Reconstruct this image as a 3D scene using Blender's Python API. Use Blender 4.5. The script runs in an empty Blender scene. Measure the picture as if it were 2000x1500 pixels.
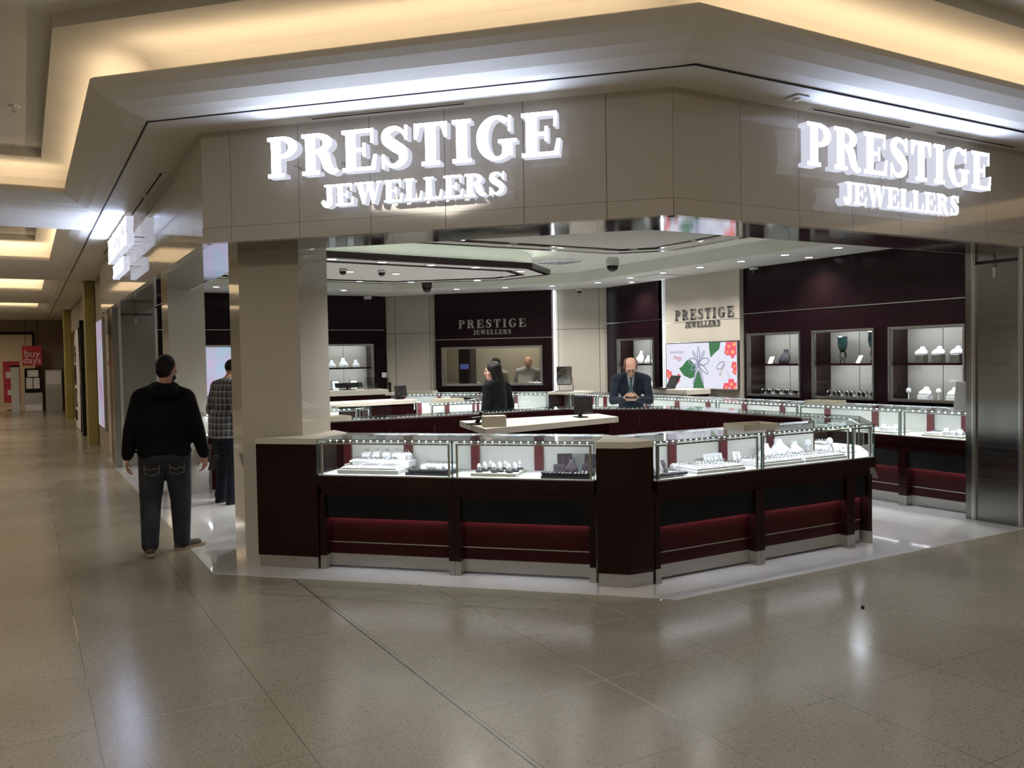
import bpy, bmesh, math, random
from mathutils import Vector, Matrix
from mathutils.geometry import tessellate_polygon
random.seed(7)
S = bpy.context.scene
COL = S.collection
PI = math.pi
RT = math.sqrt(.5)

# ---------------------------------------------------------------- camera
H = 1.65
AZ, PITCH, ROLL = math.radians(29.9), math.radians(1.70), math.radians(1.04)
fw = Vector((math.sin(AZ)*math.cos(PITCH), math.cos(AZ)*math.cos(PITCH), -math.sin(PITCH)))
r0 = Vector((math.cos(AZ), -math.sin(AZ), 0)); u0 = r0.cross(fw)
rr = math.cos(ROLL)*r0 - math.sin(ROLL)*u0
uu = math.sin(ROLL)*r0 + math.cos(ROLL)*u0
cd = bpy.data.cameras.new('camera'); cam = bpy.data.objects.new('camera', cd); COL.objects.link(cam)
cd.sensor_width = 36; cd.lens = 1660/2000*36; cd.clip_start = .05; cd.clip_end = 200
m = Matrix((rr, uu, -fw)).transposed().to_4x4(); m.translation = (0, 0, H)
cam.matrix_world = m
S.camera = cam

# ---------------------------------------------------------------- world, colour, sampling
w = bpy.data.worlds.new('world'); S.world = w; w.use_nodes = True
w.node_tree.nodes['Background'].inputs[0].default_value = (.9, .85, .75, 1)
w.node_tree.nodes['Background'].inputs[1].default_value = .06
S.view_settings.view_transform = 'Standard'; S.view_settings.look = 'None'
S.view_settings.exposure = 0.0; S.view_settings.gamma = 1
try:
    S.view_settings.use_curve_mapping = False
    cy = S.cycles
    cy.max_bounces = 7; cy.diffuse_bounces = 3; cy.glossy_bounces = 4; cy.transmission_bounces = 4
    cy.transparent_max_bounces = 24; cy.sample_clamp_indirect = 3; cy.caustics_reflective = False; cy.caustics_refractive = False
    cy.use_adaptive_sampling = True; cy.adaptive_threshold = .03; cy.use_denoising = True; cy.blur_glossy = 1
except Exception: pass

# light levels
E_SIGN, E_COVE, E_DOWN, E_CASE, E_CAB, E_DOT = 31.0, 2.8, 92.0, 3.3, 3.2, 22.0
E_FILL = 108.0  # level of the added, unseen fill panels over the mall
COOL = (.86, .9, 1.0); NEUT = (1.0, .97, .92); WARM = (1.0, .76, .50)

def add_light(kind, loc, energy, color, parent=None, size=.1, size_y=None, direction=(0, 0, -1), spread=None, angle=None, name='lamp_light'):
    l = bpy.data.lights.new(name, kind); l.energy = energy; l.color = color
    if kind == 'AREA':
        l.shape = 'RECTANGLE' if size_y else 'SQUARE'; l.size = size
        if size_y: l.size_y = size_y
        if spread: l.spread = spread
    else: l.shadow_soft_size = size
    if kind == 'SPOT': l.spot_size = angle or 2.2; l.spot_blend = .8
    o = bpy.data.objects.new(name, l); COL.objects.link(o)
    o.location = loc; d = Vector(direction)
    o.rotation_euler = d.to_track_quat('-Z', 'X' if False else 'Y').to_euler()
    if parent: o.parent = parent
    return o

# ---------------------------------------------------------------- materials
M = {}
def mat(name, color=(.5, .5, .5), rough=.5, metal=0, spec=.5, coat=0, emit=None, es=1, build=None, sheen=0, trans=0):
    m = bpy.data.materials.new(name); m.use_nodes = True
    nt = m.node_tree; b = nt.nodes['Principled BSDF']
    b.inputs['Base Color'].default_value = (*color, 1); b.inputs['Roughness'].default_value = rough
    b.inputs['Metallic'].default_value = metal; b.inputs['Specular IOR Level'].default_value = spec
    b.inputs['Coat Weight'].default_value = coat; b.inputs['Coat Roughness'].default_value = .04
    b.inputs['Sheen Weight'].default_value = sheen
    if emit: b.inputs['Emission Color'].default_value = (*emit, 1); b.inputs['Emission Strength'].default_value = es
    if build: build(nt, b)
    M[name] = m; return m
def N(nt, t, **k):
    n = nt.nodes.new(t)
    for a, v in k.items():
        if a in n.inputs.keys(): n.inputs[a].default_value = v
        else: setattr(n, a, v)
    return n
def coords(nt, scale=(1, 1, 1), rot=(0, 0, 0), kind='Object'):
    tc = N(nt, 'ShaderNodeTexCoord'); mp = N(nt, 'ShaderNodeMapping'); mp.inputs['Scale'].default_value = scale; mp.inputs['Rotation'].default_value = rot
    nt.links.new(tc.outputs[kind], mp.inputs[0]); return mp.outputs[0]
def ramp(nt, fac, stops):
    r = N(nt, 'ShaderNodeValToRGB'); e = r.color_ramp.elements
    while len(e) < len(stops): e.new(.5)
    for i, (p, c) in enumerate(stops): e[i].position = p; e[i].color = (*c, 1) if len(c) == 3 else c
    nt.links.new(fac, r.inputs[0]); return r.outputs[0]
def mathn(nt, op, a, b=None, c=None):
    n = N(nt, 'ShaderNodeMath', operation=op)
    for i, v in enumerate((a, b, c)):
        if v is None: continue
        if isinstance(v, (int, float)): n.inputs[i].default_value = v
        else: nt.links.new(v, n.inputs[i])
    return n.outputs[0]
def mixc(nt, fac, a, b, mode='MIX'):
    n = N(nt, 'ShaderNodeMix', data_type='RGBA', blend_type=mode)
    for i, v in ((0, fac), (6, a), (7, b)):
        if isinstance(v, (int, float)): n.inputs[i].default_value = v
        elif isinstance(v, tuple): n.inputs[i].default_value = (*v, 1)
        else: nt.links.new(v, n.inputs[i])
    return n.outputs[2]
def noise_tint(c1, c2, scale=3, detail=3, sc=(1, 1, 1), rvar=None, bump=0, bscale=None):
    def f(nt, b):
        co = coords(nt, sc); n = N(nt, 'ShaderNodeTexNoise', Scale=scale, Detail=detail); nt.links.new(co, n.inputs['Vector'])
        nt.links.new(ramp(nt, n.outputs[0], [(.3, c1), (.7, c2)]), b.inputs['Base Color'])
        if rvar: nt.links.new(ramp(nt, n.outputs[0], [(.3, (rvar[0],)*3), (.7, (rvar[1],)*3)]), b.inputs['Roughness'])
        if bump:
            n2 = N(nt, 'ShaderNodeTexNoise', Scale=bscale or scale*8, Detail=2); nt.links.new(co, n2.inputs['Vector'])
            bp = N(nt, 'ShaderNodeBump', Strength=bump, Distance=.01); nt.links.new(n2.outputs[0], bp.inputs['Height']); nt.links.new(bp.outputs[0], b.inputs['Normal'])
    return f
def terrazzo(nt, b):
    co = coords(nt)
    big = N(nt, 'ShaderNodeTexNoise', Scale=.9, Detail=3); nt.links.new(co, big.inputs['Vector'])
    base = ramp(nt, big.outputs[0], [(.3, (.262, .232, .174)), (.7, (.318, .285, .215))])
    v = N(nt, 'ShaderNodeTexVoronoi', Scale=80.0); nt.links.new(co, v.inputs['Vector'])
    spk = mathn(nt, 'LESS_THAN', v.outputs['Distance'], .30)
    w2 = N(nt, 'ShaderNodeTexNoise', Scale=60.0, Detail=1); nt.links.new(co, w2.inputs['Vector'])
    g1 = mathn(nt, 'MULTIPLY', spk, mathn(nt, 'GREATER_THAN', w2.outputs[0], .47))
    c1 = mixc(nt, mathn(nt, 'MULTIPLY', g1, .7), base, (.07, .06, .045))
    v2 = N(nt, 'ShaderNodeTexVoronoi', Scale=140.0); nt.links.new(co, v2.inputs['Vector'])
    c1 = mixc(nt, mathn(nt, 'MULTIPLY', mathn(nt, 'LESS_THAN', v2.outputs['Distance'], .22), .35), c1, (.62, .55, .44))
    sep = N(nt, 'ShaderNodeSeparateXYZ'); nt.links.new(co, sep.inputs[0])
    def line(o, off, per, wd):
        f = mathn(nt, 'PINGPONG', mathn(nt, 'SUBTRACT', o, off), per/2)
        return mathn(nt, 'LESS_THAN', f, wd)
    g = mathn(nt, 'MAXIMUM', line(sep.outputs[0], .24, .765, .0022), line(sep.outputs[1], 2.735, .77, .0018))
    ln = N(nt, 'ShaderNodeTexNoise', Scale=1.3, Detail=2); nt.links.new(co, ln.inputs['Vector'])
    lc = ramp(nt, ln.outputs[0], [(.42, (.07, .055, .035)), (.56, (.12, .1, .07)), (.62, (.6, .56, .48))])
    c2 = mixc(nt, mathn(nt, 'MULTIPLY', g, .8), c1, lc)
    d = mathn(nt, 'LESS_THAN', mathn(nt, 'ABSOLUTE', mathn(nt, 'SUBTRACT', sep.outputs[0], 1.745)), .004)
    c2 = mixc(nt, mathn(nt, 'MULTIPLY', d, mathn(nt, 'LESS_THAN', sep.outputs[1], 6.6)), c2, (.02, .018, .012))
    st = N(nt, 'ShaderNodeTexNoise', Scale=2.2, Detail=5, Roughness=.7); nt.links.new(co, st.inputs['Vector'])
    stain = ramp(nt, st.outputs[0], [(.70, (0, 0, 0)), (.74, (1, 1, 1))])
    c2 = mixc(nt, mathn(nt, 'MULTIPLY', stain, .45), c2, (.05, .04, .03))
    nt.links.new(c2, b.inputs['Base Color'])
    nt.links.new(ramp(nt, big.outputs[0], [(.3, (.17,)*3), (.7, (.26,)*3)]), b.inputs['Roughness'])
    bp = N(nt, 'ShaderNodeBump', Strength=.14, Distance=.004); wn = N(nt, 'ShaderNodeTexNoise', Scale=28.0, Detail=3); nt.links.new(co, wn.inputs['Vector'])
    nt.links.new(wn.outputs[0], bp.inputs['Height']); nt.links.new(bp.outputs[0], b.inputs['Normal'])
mat('terrazzo', rough=.2, build=terrazzo)
def whitetile(nt, b):
    co = coords(nt); sep = N(nt, 'ShaderNodeSeparateXYZ'); nt.links.new(co, sep.inputs[0])
    f = mathn(nt, 'MAXIMUM', mathn(nt, 'LESS_THAN', mathn(nt, 'PINGPONG', sep.outputs[0], .3), .0015), mathn(nt, 'LESS_THAN', mathn(nt, 'PINGPONG', sep.outputs[1], .3), .0015))
    n = N(nt, 'ShaderNodeTexNoise', Scale=3.0, Detail=6); nt.links.new(co, n.inputs['Vector'])
    c = ramp(nt, n.outputs[0], [(.3, (.74, .74, .75)), (.7, (.82, .82, .82))])
    nt.links.new(mixc(nt, mathn(nt, 'MULTIPLY', f, .6), c, (.3, .3, .3)), b.inputs['Base Color'])
mat('white_tile', rough=.06, spec=.9, coat=.6, build=whitetile)
mat('ceiling_paint', (.62, .57, .48), .7, build=noise_tint((.69, .655, .58), (.73, .69, .61), 2))
mat('upper_paint', (.62, .57, .48), .7, build=noise_tint((.69, .655, .58), (.73, .69, .61), 2))
mat('store_ceiling', (.72, .71, .68), .7, build=noise_tint((.70, .69, .66), (.74, .73, .70), 2))
mat('tray_paint', (.66, .67, .6), .7, build=noise_tint((.66, .67, .60), (.70, .71, .64), 2))
mat('gap_dark', (.02, .018, .016), .8, build=noise_tint((.015,)*3, (.03,)*3, 5))
mat('fascia', (.40, .36, .30), .06, spec=.6, build=noise_tint((.53, .495, .435), (.57, .535, .47), .8, rvar=(.045, .065)))
mat('beige_panel', (.44, .40, .34), .35, build=noise_tint((.43, .39, .33), (.47, .43, .365), 1.2))
mat('mall_wall', (.42, .36, .27), .6, build=noise_tint((.30, .25, .18), (.34, .28, .2), 1))
mat('maroon', (.03, .006, .007), .12, spec=.3, build=noise_tint((.011, .0028, .0034), (.016, .0038, .0045), 2, 4, (1, 1, .3)))
mat('maroon_panel', (.07, .008, .010), .3, spec=.2, build=noise_tint((.022, .0022, .003), (.028, .0028, .0036), 2, 4, (1, 1, .3)))
mat('maroon_red', (.13, .015, .02), .3, build=noise_tint((.075, .010, .014), (.11, .015, .02), 2, 4, (1, 1, .3)))
mat('wall_maroon', (.012, .005, .007), .2, spec=.13, build=noise_tint((.0075, .0032, .0042), (.0095, .0038, .005), 1.2, 3))
mat('black_panel', (.008, .008, .009), .35, spec=.15, build=noise_tint((.006, .006, .007), (.012, .012, .013), 3))
def brushed(sc, rv):
    def f(nt, b):
        co = coords(nt, sc); n = N(nt, 'ShaderNodeTexNoise', Scale=1.0, Detail=4); nt.links.new(co, n.inputs['Vector'])
        nt.links.new(ramp(nt, n.outputs[0], [(.3, (rv[0],)*3), (.7, (rv[1],)*3)]), b.inputs['Roughness'])
    return f
mat('steel', (.28, .28, .265), .2, 1, build=brushed((1, 1, 40), (.17, .24)))
mat('kick_steel', (.55, .55, .53), .3, 1, build=brushed((3, 3, 400), (.25, .4)))
mat('chrome', (.55, .57, .62), .06, 1, build=brushed((2, 2, 2), (.04, .1)))
mat('aluminium', (.62, .63, .63), .22, 1, build=brushed((1, 1, 4), (.22, .28)))
mat('frame_steel', (.42, .41, .39), .3, 1, build=brushed((60, 60, 60), (.25, .4)))
mat('cream_top', (.62, .58, .50), .3, build=noise_tint((.60, .56, .48), (.66, .62, .54), 6))
mat('cream_wood', (.50, .46, .36), .5, build=noise_tint((.46, .42, .33), (.54, .5, .4), 8))
mat('cool_white', (.8, .8, .8), .45, build=noise_tint((.78, .79, .79), (.83, .83, .82), 4))
mat('back_white', (.66, .66, .62), .5, build=noise_tint((.64, .65, .60), (.69, .69, .65), 2))
mat('white_velvet', (.82, .82, .84), .7, sheen=.3, build=noise_tint((.80, .80, .83), (.86, .86, .88), 30))
mat('dark_velvet', (.02, .017, .026), .6, build=noise_tint((.013, .011, .018), (.026, .022, .034), 30))
mat('mauve_velvet', (.07, .05, .065), .7, build=noise_tint((.032, .021, .028), (.052, .035, .046), 25))
mat('cream_velvet', (.72, .72, .6), .6, build=noise_tint((.68, .69, .56), (.76, .76, .64), 20))
mat('silver', (.85, .86, .9), .08, 1, build=brushed((20, 20, 20), (.05, .14)))
mat('gold', (.85, .6, .25), .15, 1, build=brushed((20, 20, 20), (.1, .2)))
mat('black_plastic', (.012, .012, .013), .25, spec=.15, build=noise_tint((.01,)*3, (.018,)*3, 9, rvar=(.2, .35)))
mat('white_plastic', (.7, .7, .68), .4, build=noise_tint((.68,)*3, (.73,)*3, 9))
mat('green_glass', (.02, .09, .085), .08, coat=.5, build=noise_tint((.01, .035, .04), (.025, .08, .08), 9))
mat('iron', (.015, .014, .014), .4, .6, build=noise_tint((.012,)*3, (.02,)*3, 9))
mat('grey_letter', (.33, .33, .32), .3, .9, build=brushed((2, 2, 90), (.22, .4)))
mat('olive_paint', (.30, .24, .06), .55, build=noise_tint((.27, .21, .05), (.33, .27, .075), 2))
mat('dark_glass', (.02, .02, .022), .05, spec=.8, build=noise_tint((.015,)*3, (.03,)*3, 1, rvar=(.03, .08)))
def glassy(name, tint, gl=.0, ior=1.45):
    m = bpy.data.materials.new(name); m.use_nodes = True; nt = m.node_tree
    nt.nodes.remove(nt.nodes['Principled BSDF']); out = nt.nodes['Material Output']
    t = N(nt, 'ShaderNodeBsdfTransparent'); t.inputs[0].default_value = (*tint, 1)
    g = N(nt, 'ShaderNodeBsdfGlossy'); g.inputs['Roughness'].default_value = .02
    fr = N(nt, 'ShaderNodeFresnel', IOR=ior); mx = N(nt, 'ShaderNodeMixShader')
    f = mathn(nt, 'ADD', mathn(nt, 'MULTIPLY', fr.outputs[0], .9), gl)
    geo = N(nt, 'ShaderNodeNewGeometry'); f = mathn(nt, 'MULTIPLY', f, mathn(nt, 'SUBTRACT', 1.0, geo.outputs['Backfacing']))
    nt.links.new(f, mx.inputs[0]); nt.links.new(t.outputs[0], mx.inputs[1]); nt.links.new(g.outputs[0], mx.inputs[2]); nt.links.new(mx.outputs[0], out.inputs[0])
    M[name] = m
glassy('glass', (.96, .985, .975)); glassy('window_glass', (.75, .76, .72), .06); glassy('acrylic', (.88, .9, .9), .03)
glassy('shop_glass', (.35, .33, .3), .1)
mat('glass_edge', (.03, .10, .085), .15, build=noise_tint((.02, .08, .07), (.05, .15, .13), 10))
def emis(name, c, s, sc=None):
    def f(nt, b):
        n = N(nt, 'ShaderNodeTexNoise', Scale=6.0); n.outputs[0]
        nt.links.new(coords(nt), n.inputs['Vector'])
        nt.links.new(ramp(nt, n.outputs[0], [(.3, tuple(x*.98 for x in c)), (.7, c)]), b.inputs['Emission Color'])
    return mat(name, (.02, .02, .02) if s < 3 else c, .5, emit=c, es=s, build=f)
emis('sign_face', (.62, .73, 1.0), E_SIGN); emis('lamp_disc', (1, .98, .93), 12); emis('led_dot', (.88, .93, 1.0), E_DOT)
emis('led_bar', (.85, .92, 1.0), 3.0); emis('under_led', (.9, .95, 1.0), 2.0); emis('edge_glow', (.85, .92, 1.0), 4.5)
emis('warm_lit', (1.0, .72, .42), .8); emis('fill_panel', (1, .92, .78), 2.0)

# ---------------------------------------------------------------- mesh helpers
class MB:
    def __init__(s): s.v = []; s.f = []; s.mi = []
    def add(s, vs, fs, mi=0):
        o = len(s.v); s.v += [tuple(p) for p in vs]; s.f += [tuple(i+o for i in f) for f in fs]; s.mi += [mi]*len(fs); return s
    def box(s, x0, x1, y0, y1, z0, z1, mi=0):
        v = [(x, y, z) for z in (z0, z1) for y in (y0, y1) for x in (x0, x1)]
        return s.add(v, [(0, 2, 3, 1), (4, 5, 7, 6), (0, 1, 5, 4), (2, 6, 7, 3), (0, 4, 6, 2), (1, 3, 7, 5)], mi)
    def bbox(s, x0, x1, y0, y1, z0, z1, b=.004, mi=0):   # box with bevelled vertical and top edges
        pts = [(x0+b, y0), (x1-b, y0), (x1, y0+b), (x1, y1-b), (x1-b, y1), (x0+b, y1), (x0, y1-b), (x0, y0+b)]
        ins = [(x0+b*1.5, y0+b), (x1-b*1.5, y0+b), (x1-b, y0+b*1.5), (x1-b, y1-b*1.5), (x1-b*1.5, y1-b), (x0+b*1.5, y1-b), (x0+b, y1-b*1.5), (x0+b, y0+b*1.5)]
        return s.loft([[(x, y, z0) for x, y in pts], [(x, y, z1-b) for x, y in pts], [(x, y, z1) for x, y in ins]], mi=mi)
    def loft(s, rings, mi=0, caps=True, closed=True):
        n = len(rings[0]); vs = [p for r in rings for p in r]; fs = []
        for k in range(len(rings)-1):
            for i in range(n if closed else n-1):
                j = (i+1) % n; fs.append((k*n+i, k*n+j, (k+1)*n+j, (k+1)*n+i))
        if caps: fs += [tuple(reversed(range(n))), tuple(range((len(rings)-1)*n, len(rings)*n))]
        return s.add(vs, fs, mi)
    def prism(s, pts, z0, z1, mi=0):
        return s.loft([[(x, y, z0) for x, y in pts], [(x, y, z1) for x, y in pts]], mi=mi)
    def lathe(s, prof, seg=20, c=(0, 0, 0), mi=0, caps=True, sx=1, sy=1):
        return s.loft([[(c[0]+r*sx*math.cos(2*PI*i/seg), c[1]+r*sy*math.sin(2*PI*i/seg), c[2]+z) for i in range(seg)] for r, z in prof], mi, caps)
    def tube(s, pts, r, seg=8, mi=0, closed=False):
        pts = [Vector(p) for p in pts]; n = len(pts); rings = []
        rs = r if isinstance(r, (list, tuple)) else [r]*n
        up = None
        for i, p in enumerate(pts):
            if closed: d = pts[(i+1) % n]-pts[i-1]
            else: d = pts[min(i+1, n-1)]-pts[max(i-1, 0)]
            d.normalize()
            if up is None: up = Vector((0, 0, 1)) if abs(d.z) < .9 else Vector((1, 0, 0))
            a = d.cross(up); a.normalize(); b = a.cross(d); b.normalize(); up = b
            rings.append([tuple(p+rs[i]*(a*math.cos(2*PI*k/seg)+b*math.sin(2*PI*k/seg))) for k in range(seg)])
        if closed: rings.append(rings[0])
        return s.loft(rings, mi, caps=not closed)
    def torus(s, c, R, r, axis='z', n=16, seg=6, mi=0, sy=1):
        P = []
        for i in range(n):
            a = 2*PI*i/n; x, y = R*math.cos(a), R*sy*math.sin(a)
            P.append({'z': (c[0]+x, c[1]+y, c[2]), 'y': (c[0]+x, c[1], c[2]+y), 'x': (c[0], c[1]+x, c[2]+y)}[axis])
        return s.tube(P, r, seg, mi, True)
    def ball(s, c, r, mi=0, seg=12, sc=(1, 1, 1)):
        prof = [(math.sin(PI*(k+.02)/8.04)*1, -math.cos(PI*(k+.02)/8.04)) for k in range(9)]
        return s.loft([[(c[0]+r*sc[0]*q*math.cos(2*PI*i/seg), c[1]+r*sc[1]*q*math.sin(2*PI*i/seg), c[2]+r*sc[2]*z) for i in range(seg)] for q, z in prof], mi)
    def xf(s, mtx, start=0):
        for i in range(start, len(s.v)): s.v[i] = tuple(mtx @ Vector(s.v[i]))
        return s
    def rot(s, axis, ang, about=(0, 0, 0), start=0):
        T = Matrix.Translation(about) @ Matrix.Rotation(ang, 4, axis) @ Matrix.Translation(-Vector(about)); return s.xf(T, start)
    def build(s, name, mats, parent=None, smooth=False, loc=None):
        me = bpy.data.meshes.new(name); me.from_pydata(s.v, [], s.f)
        if not isinstance(mats, (list, tuple)): mats = [mats]
        for q in mats: me.materials.append(M[q] if isinstance(q, str) else q)
        me.polygons.foreach_set('material_index', s.mi)
        if smooth: me.polygons.foreach_set('use_smooth', [True]*len(s.f))
        me.update()
        bm = bmesh.new(); bm.from_mesh(me); bmesh.ops.recalc_face_normals(bm, faces=bm.faces); bm.to_mesh(me); bm.free()
        o = bpy.data.objects.new(name, me); COL.objects.link(o)
        if loc: o.location = loc
        if parent: o.parent = parent
        return o
def tag(o, label=None, cat=None, group=None, kind=None):
    if label: o['label'] = label
    if cat: o['category'] = cat
    if group: o['group'] = group
    if kind: o['kind'] = kind
    return o
def empty(name, loc=(0, 0, 0), rz=0, label=None, cat=None, group=None, kind=None):
    o = bpy.data.objects.new(name, None); COL.objects.link(o); o.location = loc; o.rotation_euler = (0, 0, rz); o.empty_display_size = .1
    return tag(o, label, cat, group, kind)
def struct(o): o['kind'] = 'structure'; return o
def copy_tree(o, parent=None):
    c = o.copy(); COL.objects.link(c)
    if parent: c.parent = parent
    for ch in list(o.children): copy_tree(ch, c)
    return c
def frame(p0, p1):   # local x runs p0 -> p1, local y runs into the thing (away from the customer)
    return math.atan2(p1[1]-p0[1], p1[0]-p0[0]), math.hypot(p1[0]-p0[0], p1[1]-p0[1])
def offs(poly, d):   # mitred offset of a closed CCW polygon, d > 0 grows it
    n = len(poly); out = []
    for i in range(n):
        a, b, c = Vector(poly[i-1]), Vector(poly[i]), Vector(poly[(i+1) % n])
        e1 = (b-a).normalized(); e2 = (c-b).normalized(); n1 = Vector((e1.y, -e1.x)); n2 = Vector((e2.y, -e2.x))
        k = d/(1+n1.dot(n2)); out.append((b.x+(n1.x+n2.x)*k, b.y+(n1.y+n2.y)*k))
    return out
def plate_holes(mb, outer, holes, z, mi=0):
    loops = [[Vector((x, y, 0)) for x, y in l] for l in [outer]+holes]
    tris = tessellate_polygon(loops); vs = [(p.x, p.y, z) for l in loops for p in l]
    mb.add(vs, [tuple(t) for t in tris], mi)
def vwall(mb, p0, p1, z0, z1, holes=(), mi=0, th=0, y=0):   # upright panel from p0 to p1 with rectangular holes (s0,s1,z0,z1), s in metres from p0
    a, L = frame(p0, p1); ca, sa = math.cos(a), math.sin(a)
    ss = sorted({0, L} | {h[0] for h in holes} | {h[1] for h in holes}); zz = sorted({z0, z1} | {h[2] for h in holes} | {h[3] for h in holes})
    P = lambda s_, y_, z_: (p0[0]+ca*s_-sa*y_, p0[1]+sa*s_+ca*y_, z_)
    for i in range(len(ss)-1):
        for j in range(len(zz)-1):
            sm, zm = (ss[i]+ss[i+1])/2, (zz[j]+zz[j+1])/2
            if any(h[0] < sm < h[1] and h[2] < zm < h[3] for h in holes): continue
            if th:
                v = [P(s_, y_, z_) for z_ in (zz[j], zz[j+1]) for y_ in (y, y+th) for s_ in (ss[i], ss[i+1])]
                mb.add(v, [(0, 2, 3, 1), (4, 5, 7, 6), (0, 1, 5, 4), (2, 6, 7, 3), (0, 4, 6, 2), (1, 3, 7, 5)], mi)
            else:
                mb.add([P(ss[i], y, zz[j]), P(ss[i+1], y, zz[j]), P(ss[i+1], y, zz[j+1]), P(ss[i], y, zz[j+1])], [(0, 1, 2, 3)], mi)
    return mb

# ---------------------------------------------------------------- large structure: floors
T0, T1 = (1.25, 6.95), (3.80, 4.40)      # the two outer corners of the shop front
mb = MB(); mb.box(-9, 14, -9, 44, -.1, 0); struct(mb.build('floor', 'terrazzo'))
mb = MB(); mb.prism([T0, T1, (9.9, 4.40), (9.9, 16.6), (1.25, 16.6)], -.02, .004)
struct(mb.build('floor_shop', 'white_tile'))

# mall ceiling: soffit plane with lit coffers
main = [(.46, 6.54), (3.36, 3.64), (13, 3.64), (13, -6), (-6, -6), (-6, 10.7), (.46, 10.7)]
def ccw(p):
    a = sum(p[i-1][0]*p[i][1]-p[i][0]*p[i-1][1] for i in range(len(p))); return p if a > 0 else p[::-1]
coffers = [ccw(main)]+[ccw([(.48, a), (.48, b), (-6, b), (-6, a)]) for a, b in ((12.9, 17.6), (20.3, 24.7), (27.6, 31.6))]
mb = MB(); plate_holes(mb, [(-9, -9), (14, -9), (14, 44), (-9, 44)], [offs(c, .42) for c in coffers], 3.44)
struct(mb.build('ceiling', 'ceiling_paint'))
for i, c in enumerate(coffers):
    mb = MB()
    rings = [(.42, 3.44), (.36, 3.443), (.25, 3.462), (.14, 3.50), (.05, 3.55), (0, 3.585), (0, 3.625), (.02, 3.64), (.36, 3.64), (.40, 3.70), (.42, 3.80), (.36, 3.87), (.26, 3.9), (-.22, 3.9), (-.22, 3.99)]
    R = [[(x, y, z) for x, y in offs(c, d)] for d, z in rings]
    mb.loft(R, caps=False); mb.add(R[-1], [tuple(range(len(c)))])
    o = struct(mb.build('ceiling_coffer', 'upper_paint'))
    # warm tube lamps lying in the cove trough
    t = offs(c, .17); n = len(t)
    for k in range(n):
        a, b = Vector((*t[k], 3.66)), Vector((*t[(k+1) % n], 3.66)); mid = (a+b)/2; L = (b-a).length-.3
        if mid.y < -3 or mid.x < -3 or L < .5: continue
        d = (b-a).normalized(); inw = Vector((-d.y, d.x, 0))
        ang = math.atan2(d.y, d.x)
        lo = add_light('AREA', mid, E_COVE*L*(1 if i == 0 else 1.9), WARM, size=L, size_y=.05, name='cove_light')
        z = -(Vector((0, 0, 1))*.95-inw*.2).normalized(); x = d; y = z.cross(x).normalized()
        lo.rotation_euler = Matrix((x, y, z)).transposed().to_euler()
        mt = MB(); mt.tube([(-L/2, 0, 0), (L/2, 0, 0)], .012, 8); tb = mt.build('cove_lamp', 'white_plastic', loc=(mid.x, mid.y, 3.65)); tb.rotation_euler.z = ang
        tag(tb, 'hidden warm tube lamp lying in the trough of the lit ceiling cove', 'lamp', 'cove lamps'); tb['kind'] = 'structure'
# groove line in the soffit
mb = MB()
def strip(mb, pts, wd, z0, z1, mi=0):
    for a, b in zip(pts, pts[1:]):
        a, b = Vector(a), Vector(b); d = (b-a).normalized(); n = Vector((-d.y, d.x))*wd/2
        mb.prism([tuple(a-n), tuple(b-n), tuple(b+n), tuple(a+n)], z0, z1, mi)
strip(mb, [(.85, 36), (.85, 6.78), (3.64, 4.0), (14, 4.0)], .012, 3.434, 3.45)
struct(mb.build('trim_1', 'gap_dark'))

# fascia (glossy panels) along the corridor, across the corner, along the front
def fascia(name, p0, p1, seams, zt=3.44, z0=2.59, y=0):
    mb = MB(); a, L = frame(p0, p1); ss = [0]+[s for s in seams if 0 < s < L]+[L]
    for s0, s1 in zip(ss, ss[1:]):
        for (q0, q1, pr) in ((z0, z0+.115, -.006), (z0+.118, zt, 0)):
            mb.box(s0+.002, s1-.002, y+pr, y+.07, q0, q1)
    mb.box(0, L, y+.06, y+.12, z0+.02, zt, 1)
    o = struct(mb.build(name, ['fascia', 'gap_dark'])); o.location = (p0[0], p0[1], 0); o.rotation_euler.z = a; return o
Ltot = math.hypot(T1[0]-T0[0], T1[1]-T0[1])
fascia('wall_front_corner', T0, T1, [(.18+.4107*k)/RT for k in range(7)])
fascia('wall_front_right', T1, (14, 4.40), [.614+.587*k for k in range(20)])
fascia('wall_front_left', (1.25, 16.9), T0, [.59*k for k in range(1, 18)])
# polished soffit under the fascia, with drop edge into the shop
mb = MB()
inn = [(1.86, 15.1), (1.86, 7.2), (4.06, 4.99), (8.0, 4.99)]
out = [(1.30, 15.1), (1.30, 6.97), (3.82, 4.45), (8.0, 4.45)]
for i in range(3):
    mb.prism([out[i], out[i+1], inn[i+1], inn[i]], 2.592, 2.605)
struct(mb.build('trim_2', 'chrome'))
mb = MB(); strip(mb, [(x+.012, y+.012) for x, y in inn], .02, 2.595, 2.98); struct(mb.build('trim_3', 'tray_paint'))

# shop ceiling: low ring, raised tray
ring_out = ccw([(1.35, 16.3), (1.35, 7.0), (3.86, 4.5), (9.65, 4.5), (9.65, 13.03), (6.39, 16.3)])
ring_in = ccw([(2.6, 14.75), (2.6, 7.6), (4.4, 5.75), (8.45, 5.75), (8.45, 12.28), (5.98, 14.75)])
mb = MB(); plate_holes(mb, ring_out, [ring_in], 2.96); struct(mb.build('ceiling_shop', 'store_ceiling'))
mb = MB(); mb.loft([[(x, y, 2.96) for x, y in ring_in], [(x, y, 3.14) for x, y in ring_in]], caps=False)
mb.add([(x, y, 3.14) for x, y in ring_in], [tuple(range(len(ring_in)))]); struct(mb.build('ceiling_tray', 'tray_paint'))
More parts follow.
